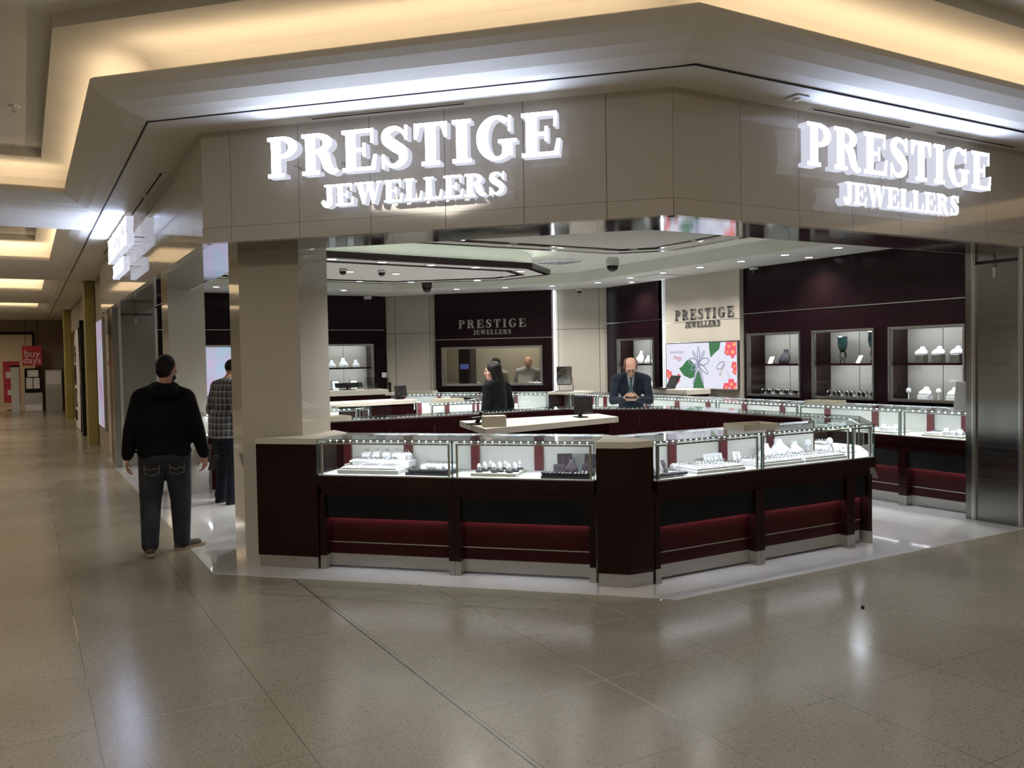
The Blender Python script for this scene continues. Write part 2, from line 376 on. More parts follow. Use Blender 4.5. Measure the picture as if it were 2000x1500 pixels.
# floating ceiling panels
def float_panel(name, poly, z, label):
    poly = ccw(poly); root = empty(name, (0, 0, 0), 0, label, 'ceiling panel', 'floating ceiling panels')
    mb = MB(); mb.prism(offs(poly, -.012), z+.002, z+.06); mb.build('panel', 'store_ceiling', root)
    mb = MB(); mb.loft([[(x, y, q) for x, y in offs(poly, d)] for d, q in ((-.085, z), (0, z), (0, z+.075), (-.085, z+.075), (-.085, z))], caps=False); mb.build('edge_band', 'maroon', root)
    mb = MB(); mb.loft([[(x, y, q) for x, y in offs(poly, d)] for d, q in ((-.41, z+.004), (-.41, z-.010), (-.33, z-.010), (-.33, z+.004))], caps=False); mb.build('inlay_line', 'maroon', root)
    mb = MB(); mb.loft([[(x, y, q) for x, y in offs(poly, -.24)] for q in (z+.05, 3.14)], caps=False); mb.build('hanging_core', 'tray_paint', root)
    P = offs(poly, -.1); n = len(P)
    for k in range(n):
        a, b = Vector((*P[k], z+.09)), Vector((*P[(k+1) % n], z+.09)); L = (b-a).length
        if L < .3: continue
        d = (b-a).normalized(); zz = Vector((0, 0, -1)); y = zz.cross(d)
        l = add_light('AREA', (a+b)/2, 1.1*L, (.93, 1, .93), size=L, size_y=.03, name='panel_top_light', parent=root)
        l.rotation_euler = Matrix((d, y, zz)).transposed().to_euler()
    return root
P1 = [(1.95, 9.85), (2.3, 9.44), (5.94, 9.73), (6.63, 10.36), (6.41, 11.25), (5.04, 12.45), (2.3, 12.4), (1.95, 12.0)]
P2 = [(2.95, 7.3), (4.5, 5.75), (6.15, 5.75), (6.5, 6.1), (6.5, 7.55), (6.0, 8.06), (3.2, 8.06), (2.95, 7.8)]
float_panel('ceiling_panel', P1, 2.85, 'long floating white ceiling panel with dark edge behind the beige column')
float_panel('ceiling_panel', P2, 2.85, 'floating white ceiling panel with dark edge over the near counter island')

# shop walls
CB = (9.6, 13.06); CK = (6.38, 16.28)
def q(s): return (9.6-s*RT, 13.06+s*RT)      # along the diagonal back wall, s from the right
# right wall, seen left to right = decreasing y
cabs_r = [('cab', 12.71, 11.67), ('cab', 9.45, 8.43), ('cab', 8.22, 7.22), ('cab', 7.01, 5.99)]
mb = MB(); vwall(mb, (9.6, 13.06), (9.6, 11.5), 0, 2.97, [(13.06-12.71, 13.06-11.67, 1.03, 1.98)], th=.04); struct(mb.build('wall_right_far', 'wall_maroon'))
mb = MB(); vwall(mb, (9.6, 9.53), (9.6, 4.4), 0, 2.97, [(9.53-a, 9.53-b, 1.02, 1.965) for _, a, b in cabs_r[1:]], th=.04); struct(mb.build('wall_right', 'wall_maroon'))
mb = MB(); mb.box(9.66, 9.7, 9.5, 11.56, 0, 2.97); mb.box(9.6, 9.7, 11.5, 11.54, 0, 2.97); struct(mb.build('wall_right_recess', 'cool_white'))
mb = MB(); vwall(mb, (9.52, 11.27), (9.52, 9.54), 0, 2.2, th=.08); vwall(mb, (9.52, 11.27), (9.52, 9.54), 2.207, 2.96, th=.08); struct(mb.build('wall_right_beige', 'beige_panel'))
# diagonal back wall
mb = MB(); vwall(mb, CK, CB, 0, 2.97, [(1.27, 3.27, 1.16, 1.87)], th=.04, y=.12)
struct(mb.build('wall_back_diagonal', 'beige_panel'))
a0, a1 = q(4.554-1.11), q(1.06)
mb = MB(); vwall(mb, a0, a1, 0, 2.05, [(.16, 2.16, 1.16, 1.87)], th=.10, y=-.02); vwall(mb, a0, a1, 2.058, 2.97, th=.10, y=-.02); struct(mb.build('wall_back_sign', 'wall_maroon'))
def joint(name, p0, p1, y, vs, hz, z1=2.96):
    a, L = frame(p0, p1); mb = MB()
    for s_ in vs: mb.box(s_-.004, s_+.004, y-.002, y+.003, .9, z1)
    for z in hz: mb.box(0, L, y-.002, y+.003, z-.004, z+.004)
    o = struct(mb.build(name, 'gap_dark')); o.location = (*p0, 0); o.rotation_euler.z = a
joint('trim_4', CK, a0, .12, [.2, .95], [2.2]); joint('trim_5', a1, CB, .12, [.1, .9], [2.2])
# back wall
mb = MB(); vwall(mb, (1.5, 16.28), (6.38, 16.28), 0, 2.97, [(5.12-1.5, 6.14-1.5, 1.04, 2.0), (3.72-1.5, 4.87-1.5, 1.04, 2.0)], th=.04); struct(mb.build('wall_back', 'wall_maroon'))
# silver strips
mb = MB(); mb.box(9.592, 9.6, 4.9, 9.53, 2.265, 2.277); mb.box(9.592, 9.6, 11.5, 13.06, 2.275, 2.287); mb.box(1.9, 6.38, 16.272, 16.28, 2.275, 2.287)
struct(mb.build('trim_6', 'aluminium'))
mb = MB(); a, L = frame(a0, a1); mb.box(0, L, -.028, -.02, 2.045, 2.06); o = struct(mb.build('trim_7', 'aluminium')); o.location = (*a0, 0); o.rotation_euler.z = a
# bright slots beside the beige and sign walls
def slot_light(loc, h, label):
    mb = MB(); mb.bbox(-.015, .015, -.015, .015, 0, h, .003); o = mb.build('slot_lamp', 'edge_glow'); o.location = loc; tag(o, label, 'lamp', 'upright slot lamps')
slot_light((9.6, 11.33, .95), 2.0, 'upright white light tube at the left edge of the beige wall with the screen')
c = q(1.02); slot_light((c[0]+.04, c[1]+.04, .95), 2.0, 'upright white light tube at the right edge of the dark sign wall')
add_light('AREA', (9.55, 11.36, 1.9), 2.2, COOL, size=.06, size_y=2.0, direction=(.5, -1, 0), name='slot_glow')
# outer shells so nothing is open
mb = MB(); mb.box(9.99, 10.05, 4.4, 13.1, 0, 3.4); struct(mb.build('wall_right_outer', 'gap_dark'))
mb = MB(); mb.box(1.5, 7.0, 16.9, 17.0, 0, 3.4); struct(mb.build('wall_back_outer', 'beige_panel'))

# steel side panels of the shop front
def steel_panel(name, p0, p1, label):
    a, L = frame(p0, p1); mb = MB(); mb.box(0, L, 0, .3, 0, 2.6)
    root = empty(name, (*p0, 0), a, label, 'shutter post', 'steel shutter posts'); mb.build('panel', 'steel', root)
    for s_ in (.16*L, .96*L):
        mb = MB(); mb.box(s_-.02, s_+.02, -.022, 0, .0, 2.59); mb.box(s_-.008, s_+.008, -.03, -.02, 0, 2.59); mb.build('guide_rail', 'aluminium', root)
    mb = MB(); mb.box(.2*L, .9*L, -.006, 0, 2.47, 2.50); mb.build('header_slot', 'gap_dark', root)
    mb = MB(); mb.bbox(L*.52-.015, L*.52+.015, -.03, 0, 2.33, 2.43, .004); mb.build('key_switch', 'aluminium', root)
    mb = MB(); mb.tube([(L*.52, -.01, 2.43), (L*.53, -.02, 2.5), (L*.5, -.01, 2.56)], .003, 6); mb.build('cable', 'black_plastic', root)
steel_panel('shutter_post', (1.27, 15.1), (1.95, 15.1), 'brushed steel shutter post on the corridor side past the walking man')
steel_panel('shutter_post', (7.97, 4.98), (7.97, 4.42), 'brushed steel shutter post at the right end of the shop front')
mb = MB(); mb.box(7.98, 9.7, 4.42, 4.9, 0, 2.59); struct(mb.build('wall_right_return', 'steel'))
mb = MB(); mb.box(1.30, 1.9, 15.42, 16.25, 0, 2.96); struct(mb.build('wall_left_return', 'wall_maroon'))

# beige columns
def column(poly, label):
    mb = MB(); mb.prism(ccw(poly), 0, 2.96); o = struct(mb.build('wall_column', 'fascia')); o['label'] = label
column([(1.60, 7.76), (1.60, 7.38), (2.0, 6.985), (2.35, 7.33), (2.2, 7.76)], 'square polished beige column')
column([(1.60, 11.95), (1.60, 11.4), (2.04, 11.4), (2.04, 11.95)], 'beige column')

# ---------------------------------------------------------------- corridor beyond and the mall around
mb = MB(); mb.box(1.36, 1.5, 16.9, 38, 0, 3.44); struct(mb.build('wall_corridor_right', 'mall_wall'))
mb = MB(); mb.box(1.32, 1.36, 15.4, 16.9, 0, 2.59); struct(mb.build('wall_left_end', 'fascia'))
mb = MB(); mb.box(1.335, 1.36, 23.6, 29.6, .1, 2.7); struct(mb.build('window_2', 'dark_glass'))
for y0, y1, lb in ((19.9, 20.4, 'olive yellow pilaster nearest the shop on the corridor wall'), (30.2, 30.9, 'far olive yellow pilaster near the end of the corridor')):
    mb = MB(); mb.bbox(1.16, 1.355, y0, y1, 0, 3.43, .01); tag(mb.build('pilaster', 'olive_paint'), lb, 'pilaster', 'olive pilasters'); 
# lit poster
root = empty('poster_lightbox', (1.34, 18.4, 0), 0, 'tall backlit pink and blue poster on the corridor wall', 'poster')
mb = MB(); mb.bbox(-.03, .02, -.72, .72, .43, 2.58, .005); mb.build('frame', 'frame_steel', root)
def posterbuild(nt, b):
    co = coords(nt, (1, .8, .45)); n = N(nt, 'ShaderNodeTexNoise', Scale=2.5, Detail=4); nt.links.new(co, n.inputs['Vector'])
    c = ramp(nt, n.outputs[0], [(.3, (.42, .25, .45)), (.45, (.5, .42, .6)), (.58, (.35, .5, .65)), (.7, (.7, .68, .72))])
    nt.links.new(c, b.inputs['Emission Color']); nt.links.new(c, b.inputs['Base Color'])
mat('poster_print', (.5, .4, .5), .4, emit=(.5, .4, .5), es=.55, build=posterbuild)
mb = MB(); mb.box(-.034, -.03, -.67, .67, .48, 2.53); mb.build('print', 'poster_print', root)

FONT = None
def text_mesh(txt, size, extr=.001, align='CENTER'):
    c = bpy.data.curves.new('t', 'FONT'); c.body = txt; c.size = size; c.extrude = extr; c.align_x = align; c.resolution_u = 3
    o = bpy.data.objects.new('t', c); COL.objects.link(o)
    dg = bpy.context.evaluated_depsgraph_get(); me = bpy.data.meshes.new_from_object(o.evaluated_get(dg))
    bpy.data.objects.remove(o); return me
def text(txt, size, material, parent, loc, rot=(PI/2, 0, 0), name='lettering', extr=.001, bold=0):
    me = text_mesh(txt, size, extr); me.materials.clear(); me.materials.append(M[material])
    o = bpy.data.objects.new(name, me); COL.objects.link(o); o.location = loc; o.rotation_euler = rot; o.parent = parent; return o
mat('poster_red', (.35, .015, .02), .5, emit=(.5, .03, .04), es=.10, build=noise_tint((.3, .012, .015), (.4, .02, .025), 3))  # faint emission put into the print, so it glows without a lamp
mat('poster_white', (.5, .45, .4), .5, emit=(.6, .5, .4), es=.12, build=noise_tint((.45, .42, .38), (.55, .5, .45), 3))  # boards and notices also carry a little emission of their own
# curved board sign in the corridor
root = empty('board_sign', (1.28, 25.0, 0), PI/2, 'white arched board sign with black upright lettering in the corridor', 'sign')
mb = MB(); pts = [(-1.1, .03), (.9, .03)]+[(.9-2.0*(1-math.cos(k*PI/16))*.5, 1.7+.9*math.sin(k*PI/16)) for k in range(0, 9)]+[(-1.1, 2.6)]
mb.loft([[(x, y, z) for x, z in pts] for y in (0, .06)]); mb.build('board', 'poster_white', root)
mb = MB(); mb.tube([(x, .03, z) for x, z in pts], .03, 6, closed=True); mb.build('rim', 'black_plastic', root)
text('TOMS', .75, 'black_plastic', root, (.45, .08, 1.2), (PI/2, PI/2, PI), extr=.01)
mb = MB(); mb.box(1.2, 1.355, 22.6, 22.9, 0, 2.75); tag(mb.build('shop_post', 'black_plastic'), 'dark upright post of the shop front beside the arched board', 'post')

# end of the corridor: wall with a wide doorway into a shop
mb = MB(); vwall(mb, (-9, 37.2), (1.5, 37.2), 0, 3.44, [(1.0, 9.42, 0, 3.0)], th=.2); struct(mb.build('wall_far', 'mall_wall'))
mb = MB(); mb.box(-8, .42, 37.15, 37.2, 2.9, 3.0); mb.box(.34, .42, 37.15, 37.2, 2.3, 2.9); struct(mb.build('door_1', 'black_plastic'))
mb = MB(); mb.box(-9, 2, 43.4, 43.5, 0, 3.44); struct(mb.build('wall_far_shop', 'beige_panel'))
add_light('AREA', (-2.5, 40, 3.3), 110, (1, .72, .42), size=6, size_y=2, name='far_shop_light')
def far_box(name, x0, x1, y, z0, z1, m_, label, cat, extra=None):
    root = empty(name, ((x0+x1)/2, y, z0), 0, label, cat); hw = (x1-x0)/2
    mb = MB(); mb.bbox(-hw, hw, 0, .08, 0, z1-z0, .01); mb.build('panel', m_, root)
    return root
r = far_box('hanging_sign', 0, .63, 36.4, 1.72, 2.46, 'poster_red', 'red square sale sign reading buy days above the directory stand', 'sign')
text('buy', .36, 'poster_white', r, (0, -.01, .33)); text('days', .34, 'poster_white', r, (0, -.01, .09))
for x in (-.2, .2): mb = MB(); mb.tube([(x, .04, .73), (x, .04, 1.72)], .008); mb.build('hanger', 'iron', r)
r = far_box('directory_stand', .05, .58, 36.6, 0, 1.62, 'black_plastic', 'dark directory stand holding white notices under the red sign', 'sign stand')
for q_ in ((-.17, .19, 1.3, 1.55), (-.22, -.01, .86, 1.26), (.02, .22, .86, 1.26)): mb = MB(); mb.box(q_[0], q_[1], -.01, 0, q_[2], q_[3]); mb.build('notice', 'poster_white', r)
mb = MB(); mb.box(-.3, .3, -.06, 0, 0, .7); mb.build('lower_box', 'frame_steel', r)
mb = MB(); mb.box(-.27, .27, -.07, -.055, .03, .26); mb.build('lower_notice', 'poster_white', r)
r = far_box('information_board', .72, 1.3, 36.9, 0, 1.56, 'frame_steel', 'grey information board against the far wall right of the directory stand', 'notice board')
mb = MB(); mb.box(-.25, .25, -.01, 0, 1.0, 1.5); mb.build('notice', 'poster_white', r)
mb = MB(); mb.box(-.25, .25, -.01, 0, .9, .97); mb.build('strip', 'cool_white', r)
r = far_box('poster_stand', -.66, -.1, 38.2, .3, 1.9, 'poster_red', 'red and white poster stand inside the far shop doorway', 'poster')

for q_ in ((-.15, .12, .3, .5), (-.2, .1, .95, 1.2)): mb = MB(); mb.box(q_[0], q_[1], -.01, 0, q_[2], q_[3]); mb.build('notice', 'poster_white', r)
mb = MB(); mb.box(-.02, .02, .02, .06, -.3, 0); mb.box(-.2, .2, -.05, .15, -.3, -.27); mb.build('foot', 'iron', r)
mb = MB(); mb.bbox(-.40, -.12, 36.7, 36.95, 0, 1.68, .01); mb.bbox(-.42, -.10, 36.68, 36.97, 1.68, 1.74, .01, 1); tag(mb.build('white_post', ['cool_white', 'black_plastic']), 'square off-white post standing in the far shop doorway', 'post')

# light panels added out of view to brighten the mall and corridor
for x, y in ((-3.2, -2.5), (2.2, -2.5), (7.5, -2.5), (-3.2, 3.0), (-2.6, 15.2), (-2.6, 22.5), (-2.6, 29.6)):
    r = empty('added_light_panel', (x, y, 3.99), 0, 'square warm white light panel added out of view to brighten the mall', 'ceiling light', 'added out-of-view light panels')
    mb = MB(); mb.bbox(-.75, .75, -.75, .75, -.05, 0, .01); mb.build('housing', 'aluminium', r)
    mb = MB(); mb.box(-.7, .7, -.7, .7, -.055, -.05); mb.build('diffuser', 'fill_panel', r)
    add_light('AREA', (0, 0, -.07), E_FILL, (1, .89, .75), r, size=1.4, name='added_panel_light')
# mall behind and beside the camera (seen only in reflections)
mb = MB(); mb.box(-9, 14, -8.1, -8, 0, 3.44); struct(mb.build('wall_mall_near', 'mall_wall'))
mb = MB(); mb.box(-8.1, -8, -8, 44, 0, 3.44); struct(mb.build('wall_mall_left', 'mall_wall'))
mb = MB(); mb.box(13, 13.1, -8, 4.4, 0, 3.44); struct(mb.build('wall_mall_right', 'mall_wall'))

# ---------------------------------------------------------------- serif letters
def arc(cx, cy, rx, ry, a0, a1, n=14): return [(cx+rx*math.cos(math.radians(a0+(a1-a0)*k/n)), cy+ry*math.sin(math.radians(a0+(a1-a0)*k/n))) for k in range(n+1)]
def band(o, i): return [[o[k], o[k+1], i[k+1], i[k]] for k in range(len(o)-1)]
def rc(x0, x1, y0, y1): return [[(x0, y0), (x1, y0), (x1, y1), (x0, y1)]]
def stroke(pts, wd):
    P = []; W = []
    pts = [Vector(p) for p in pts]; n = len(pts)
    for i in range(n-1):
        a, b, c, d = pts[max(i-1, 0)], pts[i], pts[i+1], pts[min(i+2, n-1)]
        for k in range(5):
            t = k/5; P.append(.5*((2*b)+(c-a)*t+(2*a-5*b+4*c-d)*t*t+(3*b-a-3*c+d)*t**3)); W.append(wd[i]+(wd[i+1]-wd[i])*t)
    P.append(pts[-1]); W.append(wd[-1]); L = []; R = []
    for i, p in enumerate(P):
        d = (P[min(i+1, len(P)-1)]-P[max(i-1, 0)]).normalized(); nn = Vector((-d.y, d.x))*W[i]/2; L.append(tuple(p+nn)); R.append(tuple(p-nn))
    return band(L, R)
def stem(x, w=.26, top=True, bot=True):
    r = rc(x, x+w, 0, 1)
    for on, a, b in ((top, .91, 1), (bot, 0, .09)):
        if on: r += rc(x-.1, x+w+.1, a, b)
    return r
def esr(x, y0, y1, up): return [[(x, y0), (x+.08, y0), (x+.08, y1), (x+.02, y1)]] if up else [[(x, y0), (x+.04, y0), (x+.11, y1), (x+.04, y1)]]
bowl = lambda cy, ry, x=.42, rx=.42, ix=.17: rc(.36, x, cy+ry-.1, cy+ry)+rc(.36, x, cy-ry, cy-ry+.1)+band(arc(x, cy, rx, ry, 90, -90), arc(x, cy, ix, ry-.1, 90, -90))
GL = {
 'P': (.88, stem(.12)+bowl(.73, .27)),
 'R': (1.02, stem(.12)+bowl(.755, .245)+stroke([(.5, .55), (.64, .42), (.70, .2), (.84, .05), (.98, .07)], [.2, .25, .25, .16, .06])),
 'E': (.92, stem(.12)+rc(.36, .84, .91, 1)+rc(.36, .6, .46, .55)+rc(.36, .88, 0, .09)+esr(.76, .66, 1, 1)+rc(.56, .63, .34, .67)+[[(.76, .05), (.88, 0), (.92, .37), (.84, .37)]]),
 'L': (.88, stem(.12)+rc(.36, .84, 0, .09)+[[(.72, .05), (.84, 0), (.88, .4), (.8, .4)]]),
 'I': (.52, stem(.13)),
 'T': (.90, stem(.32, top=False)+rc(.04, .86, .91, 1)+[[(.04, .64), (.11, .64), (.2, .95), (.04, 1)], [(.79, .64), (.86, .64), (.86, 1), (.70, .95)]]),
 'S': (.80, stroke([(.68, .70), (.58, .88), (.40, .945), (.21, .86), (.20, .69), (.40, .53), (.60, .38), (.60, .17), (.42, .06), (.23, .10), (.12, .30)], [.04, .08, .11, .2, .25, .27, .25, .2, .11, .08, .04])+rc(.66, .73, .66, 1)+rc(.07, .14, 0, .34)),
 'G': (1.04, band(arc(.52, .5, .48, .52, 48, 322, 24), arc(.54, .5, .22, .43, 48, 322, 24))+rc(.80, .87, .64, 1.0)+rc(.66, .90, .08, .44)+rc(.56, 1.0, .38, .46)),
 'J': (.70, rc(.34, .60, .2, 1)+rc(.22, .72, .91, 1)+band(arc(.34, .2, .26, .26, 0, -180), arc(.34, .2, .02, .17, 0, -180))+[arc(.17, .18, .11, .12, 0, 330, 10)]),
 'W': (1.36, [[(.08, 1), (.36, 1), (.56, .25), (.46, 0), (.38, 0)], [(.42, .0), (.48, .0), (.72, .9), (.66, 1)], [(.58, 1), (.86, 1), (1.04, .25), (.94, 0), (.86, 0)], [(.90, 0), (.96, 0), (1.24, 1), (1.17, 1)]]+rc(.0, .46, .92, 1)+rc(.5, .92, .92, 1)+rc(1.08, 1.34, .92, 1)),
}
def sign_row(root, word, x0, x1, z0, h, face, side, y0, th, gap=.06):
    ws = [GL[c][0] for c in word]; tot = sum(ws)+gap*(len(word)-1); sx = (x1-x0)/tot; x = 0
    for c, wd in zip(word, ws):
        mb = MB()
        for poly in GL[c][1]:
            p = [((x+a)*sx+x0, z0+b*h) for a, b in poly]
            a = sum(p[i-1][0]*p[i][1]-p[i][0]*p[i-1][1] for i in range(len(p)))
            if a < 0: p = p[::-1]
            n = len(p); o = len(mb.v)
            mb.v += [(a_, y0-th, b_) for a_, b_ in p]+[(a_, y0, b_) for a_, b_ in p]
            mb.f.append(tuple(o+i for i in range(n))); mb.mi.append(0)
            mb.f.append(tuple(o+n+i for i in reversed(range(n)))); mb.mi.append(1)
            for i in range(n): j = (i+1) % n; mb.f.append((o+i, o+n+i, o+n+j, o+j)); mb.mi.append(1)
        me = bpy.data.meshes.new('letter'); me.from_pydata(mb.v, [], mb.f); me.materials.append(M[face]); me.materials.append(M[side])
        me.polygons.foreach_set('material_index', mb.mi); me.update()
        bm = bmesh.new(); bm.from_mesh(me); bmesh.ops.recalc_face_normals(bm, faces=bm.faces); bm.to_mesh(me); bm.free()
        o = bpy.data.objects.new('letter', me); COL.objects.link(o); o.parent = root
        x += wd+gap
emis('sign_side', (.80, .82, .95), .8)
def lit_sign(p0, p1, z, label, L1, L2):
    a, L = frame(p0, p1); root = empty('illuminated_sign', (*p0, 0), a, label, 'sign', 'white illuminated shop signs')
    sign_row(root, 'PRESTIGE', *L1, 'sign_face', 'sign_side', -.07, .085)
    sign_row(root, 'JEWELLERS', *L2, 'sign_face', 'sign_side', -.07, .075)
    mb = MB()
    for (x0, x1, z0, h) in (L1, L2):
        for k in range(6): xx = x0+(x1-x0)*(k+.5)/6; mb.box(xx-.006, xx+.006, -.075, .01, z0+h*.3, z0+h*.34)
    mb.build('standoff', 'aluminium', root)
s0 = (1.72-1.25)/RT
lit_sign(T0, T1, 0, 'large white lit PRESTIGE JEWELLERS sign on the angled corner fascia', (s0, s0+2.21, 3.015, .295), (s0+.42, s0+1.82, 2.78, .155))
lit_sign(T1, (14, 4.4), 0, 'white lit PRESTIGE JEWELLERS sign on the right front fascia', (1.11, 3.36, 3.0, .31), (1.5, 2.93, 2.76, .16))
lit_sign((1.25, 16.9), T0, 0, 'white lit PRESTIGE JEWELLERS sign seen edge on along the corridor fascia', (3.65, 6.05, 3.08, .32), (4.15, 6.27-.75, 2.83, .16))
def metal_sign(p0, p1, label, L1, L2, y):
    a, L = frame(p0, p1); root = empty('metal_sign', (*p0, 0), a, label, 'sign', 'small metal shop signs inside')
    sign_row(root, 'PRESTIGE', *L1, 'grey_letter', 'silver', y, .01, .22); sign_row(root, 'JEWELLERS', *L2, 'grey_letter', 'silver', y, .008, .1)
metal_sign(a0, a1, 'small silver PRESTIGE JEWELLERS lettering on the dark sign wall at the back', (.50, 1.88, 2.265, .165), (.80, 1.58, 2.135, .09), -.028)
metal_sign((9.52, 11.27), (9.52, 9.54), 'small dark metal PRESTIGE JEWELLERS lettering on the beige wall above the screen', (.26, 1.62, 2.24, .165), (.50, 1.32, 2.11, .09), -.008)

# ---------------------------------------------------------------- ceiling fittings
def downlight(x, y, z, label, e=1.0):
    r = empty('downlight', (x, y, z), 0, label, 'ceiling light', 'round recessed shop downlights')
    r2 = downlight.proto
    if r2 is None:
        mb = MB(); mb.torus((0, 0, 0), .062, .009, n=20, seg=6); a = mb.build('trim_ring', 'white_plastic', r, True)
        mb = MB(); mb.lathe([(.055, -.004), (.055, .004)], 18); b = mb.build('lamp_disc', 'lamp_disc', r); downlight.proto = (a, b)
    else:
        for o in r2: c = o.copy(); COL.objects.link(c); c.parent = r
    add_light('SPOT', (0, 0, -.02), E_DOWN*e, NEUT, r, size=.04, angle=2.4, name='downlight_beam')
downlight.proto = None
for x, y in ((3.15, 9.62), (3.8, 9.7), (4.48, 9.78), (5.14, 9.84), (5.95, 10.05), (6.15, 10.75), (5.98, 11.4), (5.16, 12.0), (4.39, 12.12), (3.8, 12.06)):
    downlight(x, y, 2.848, 'round downlight in the rim of the long floating panel')
for x, y in ((3.8, 10.88), (4.48, 10.93)): downlight(x, y, 2.848, 'round downlight in the middle of the long floating panel')
for x, y in ((3.82, 7.65), (4.45, 7.7), (5.1, 7.72), (5.97, 7.58), (6.15, 6.75), (4.6, 6.2), (3.5, 7.0)): downlight(x, y, 2.848, 'round downlight in the panel over the near island')
for x, y in ((4.43, 14.95), (5.12, 15.0), (2.87, 14.95), (6.99, 14.15), (7.68, 13.55), (8.35, 13.0), (8.75, 12.15), (8.75, 11.23), (9.3, 11.9), (8.75, 10.4), (8.75, 9.56), (8.75, 8.73), (8.75, 7.94), (9.3, 8.02), (8.82, 7.16), (8.8, 6.2), (8.8, 5.3)):
    downlight(x, y, 2.957, 'round downlight in the low outer ceiling ring')
def dome_cam(x, y, z, r_, label, collar='white_plastic', h=.08):
    r = empty('dome_camera', (x, y, z), 0, label, 'security camera', 'dome security cameras')
    mb = MB(); mb.lathe([(r_*1.05, -h), (r_*1.1, -h*.4), (r_*.9, 0)], 16); mb.build('housing', collar, r, True)
    mb = MB(); mb.lathe([(.004, -h-r_*.95), (r_*.5, -h-r_*.85), (r_*.85, -h-r_*.5), (r_*.97, -h)], 16); mb.build('dome', 'black_plastic', r, True)
dome_cam(6.2, 8.3, 2.848, .075, 'large black domed security camera hanging under the panel over the near island', h=.1)
dome_cam(6.1, 13.5, 3.12, .08, 'black domed security camera beyond the long floating panel', 'black_plastic', .22)
dome_cam(3.62, 10.62, 2.848, .05, 'left small dome camera under the long floating panel', h=.03)
dome_cam(4.15, 10.62, 2.848, .05, 'right small dome camera under the long floating panel', h=.03)
dome_cam(9.15, 13.3, 2.957, .05, 'small dome camera above the beige panel near the back corner', h=.05)
dome_cam(9.48, 9.2, 2.957, .06, 'white dome camera at the top of the dark right wall', h=.05)
mb = MB(); mb.bbox(-.07, .07, -.05, .05, -.06, 0, .01); o = mb.build('motion_sensor', 'white_plastic', loc=(6.0, 16.15, 2.95)); tag(o, 'small white motion sensor at the top of the dark back wall', 'sensor')
# air grille in the tray
r = empty('air_grille', (7.2, 11.0, 3.137), .1, 'square ceiling air grille beside the floating panel', 'vent')
for k in range(4):
    d = .3-.07*k; mb = MB(); mb.loft([[(x, y, z) for x, y in ((-e, -e), (e, -e), (e, e), (-e, e))] for e, z in ((d, 0), (d-.035, -.02), (d-.05, -.018), (d-.02, 0))], caps=False); mb.build('louvre', 'white_plastic', r)
mb = MB(); mb.box(-.29, .29, -.29, .29, -.002, .0); mb.build('backing', 'gap_dark', r)
mb = MB(); mb.bbox(-.3, .3, -.3, .3, 0, .01); o = mb.build('access_panel', 'store_ceiling', loc=(9.15, 10.9, 2.95)); tag(o, 'flat square grey panel in the low ceiling above the beige wall', 'ceiling panel')
# slot diffusers in the mall soffit
def slot(p0, p1, label):
    a, L = frame(p0, p1); r = empty('slot_diffuser', (*p0, 3.44), a, label, 'vent', 'slot diffusers above the fascia')
    mb = MB(); mb.box(0, L, -.03, .03, -.006, .002); mb.build('frame', 'ceiling_paint', r)
    mb = MB(); mb.box(.02, L-.02, -.012, .006, -.009, -.005); mb.build('slot', 'gap_dark', r)
slot((1.88, 6.18), (2.74, 5.32), 'dark slot diffuser above the corner sign'); slot((5.05, 4.32), (6.2, 4.32), 'left slot diffuser above the right sign'); slot((6.51, 4.32), (7.65, 4.32), 'right slot diffuser above the right sign')
for a, b in ((8.5, 9.67), (9.85, 11.0), (12.4, 13.6), (13.8, 15)): slot((1.17, a), (1.17, b), 'slot diffuser in the corridor soffit, one of a row along the left fascia')
r = empty('smoke_detector', (4.74, 4.18, 3.44), 0, 'small square detector on the soffit left of the right sign', 'detector')
mb = MB(); mb.bbox(-.06, .06, -.06, .06, -.012, 0); mb.build('plate', 'white_plastic', r); mb = MB(); mb.lathe([(.02, -.025), (.035, -.012)], 12); mb.build('sensor_head', 'ceiling_paint', r)
for x, y, z, lb in ((.0, 8.85, 3.99, 'nearest sprinkler head on the raised mall ceiling'), (.0, 11.4-.9, 3.99, 'second sprinkler head on the raised mall ceiling'), (.1, 15.2, 3.99, 'sprinkler head in the first corridor coffer')):
    r = empty('sprinkler_head', (x, y, z), 0, lb, 'sprinkler', 'ceiling sprinkler heads')
    mb = MB(); mb.lathe([(.04, -.008), (.05, 0)], 14); mb.build('escutcheon', 'aluminium', r)
    mb = MB(); mb.lathe([(.012, -.05), (.012, -.008)], 8); mb.lathe([(.02, -.056), (.02, -.05)], 10); mb.build('nozzle', 'silver', r)

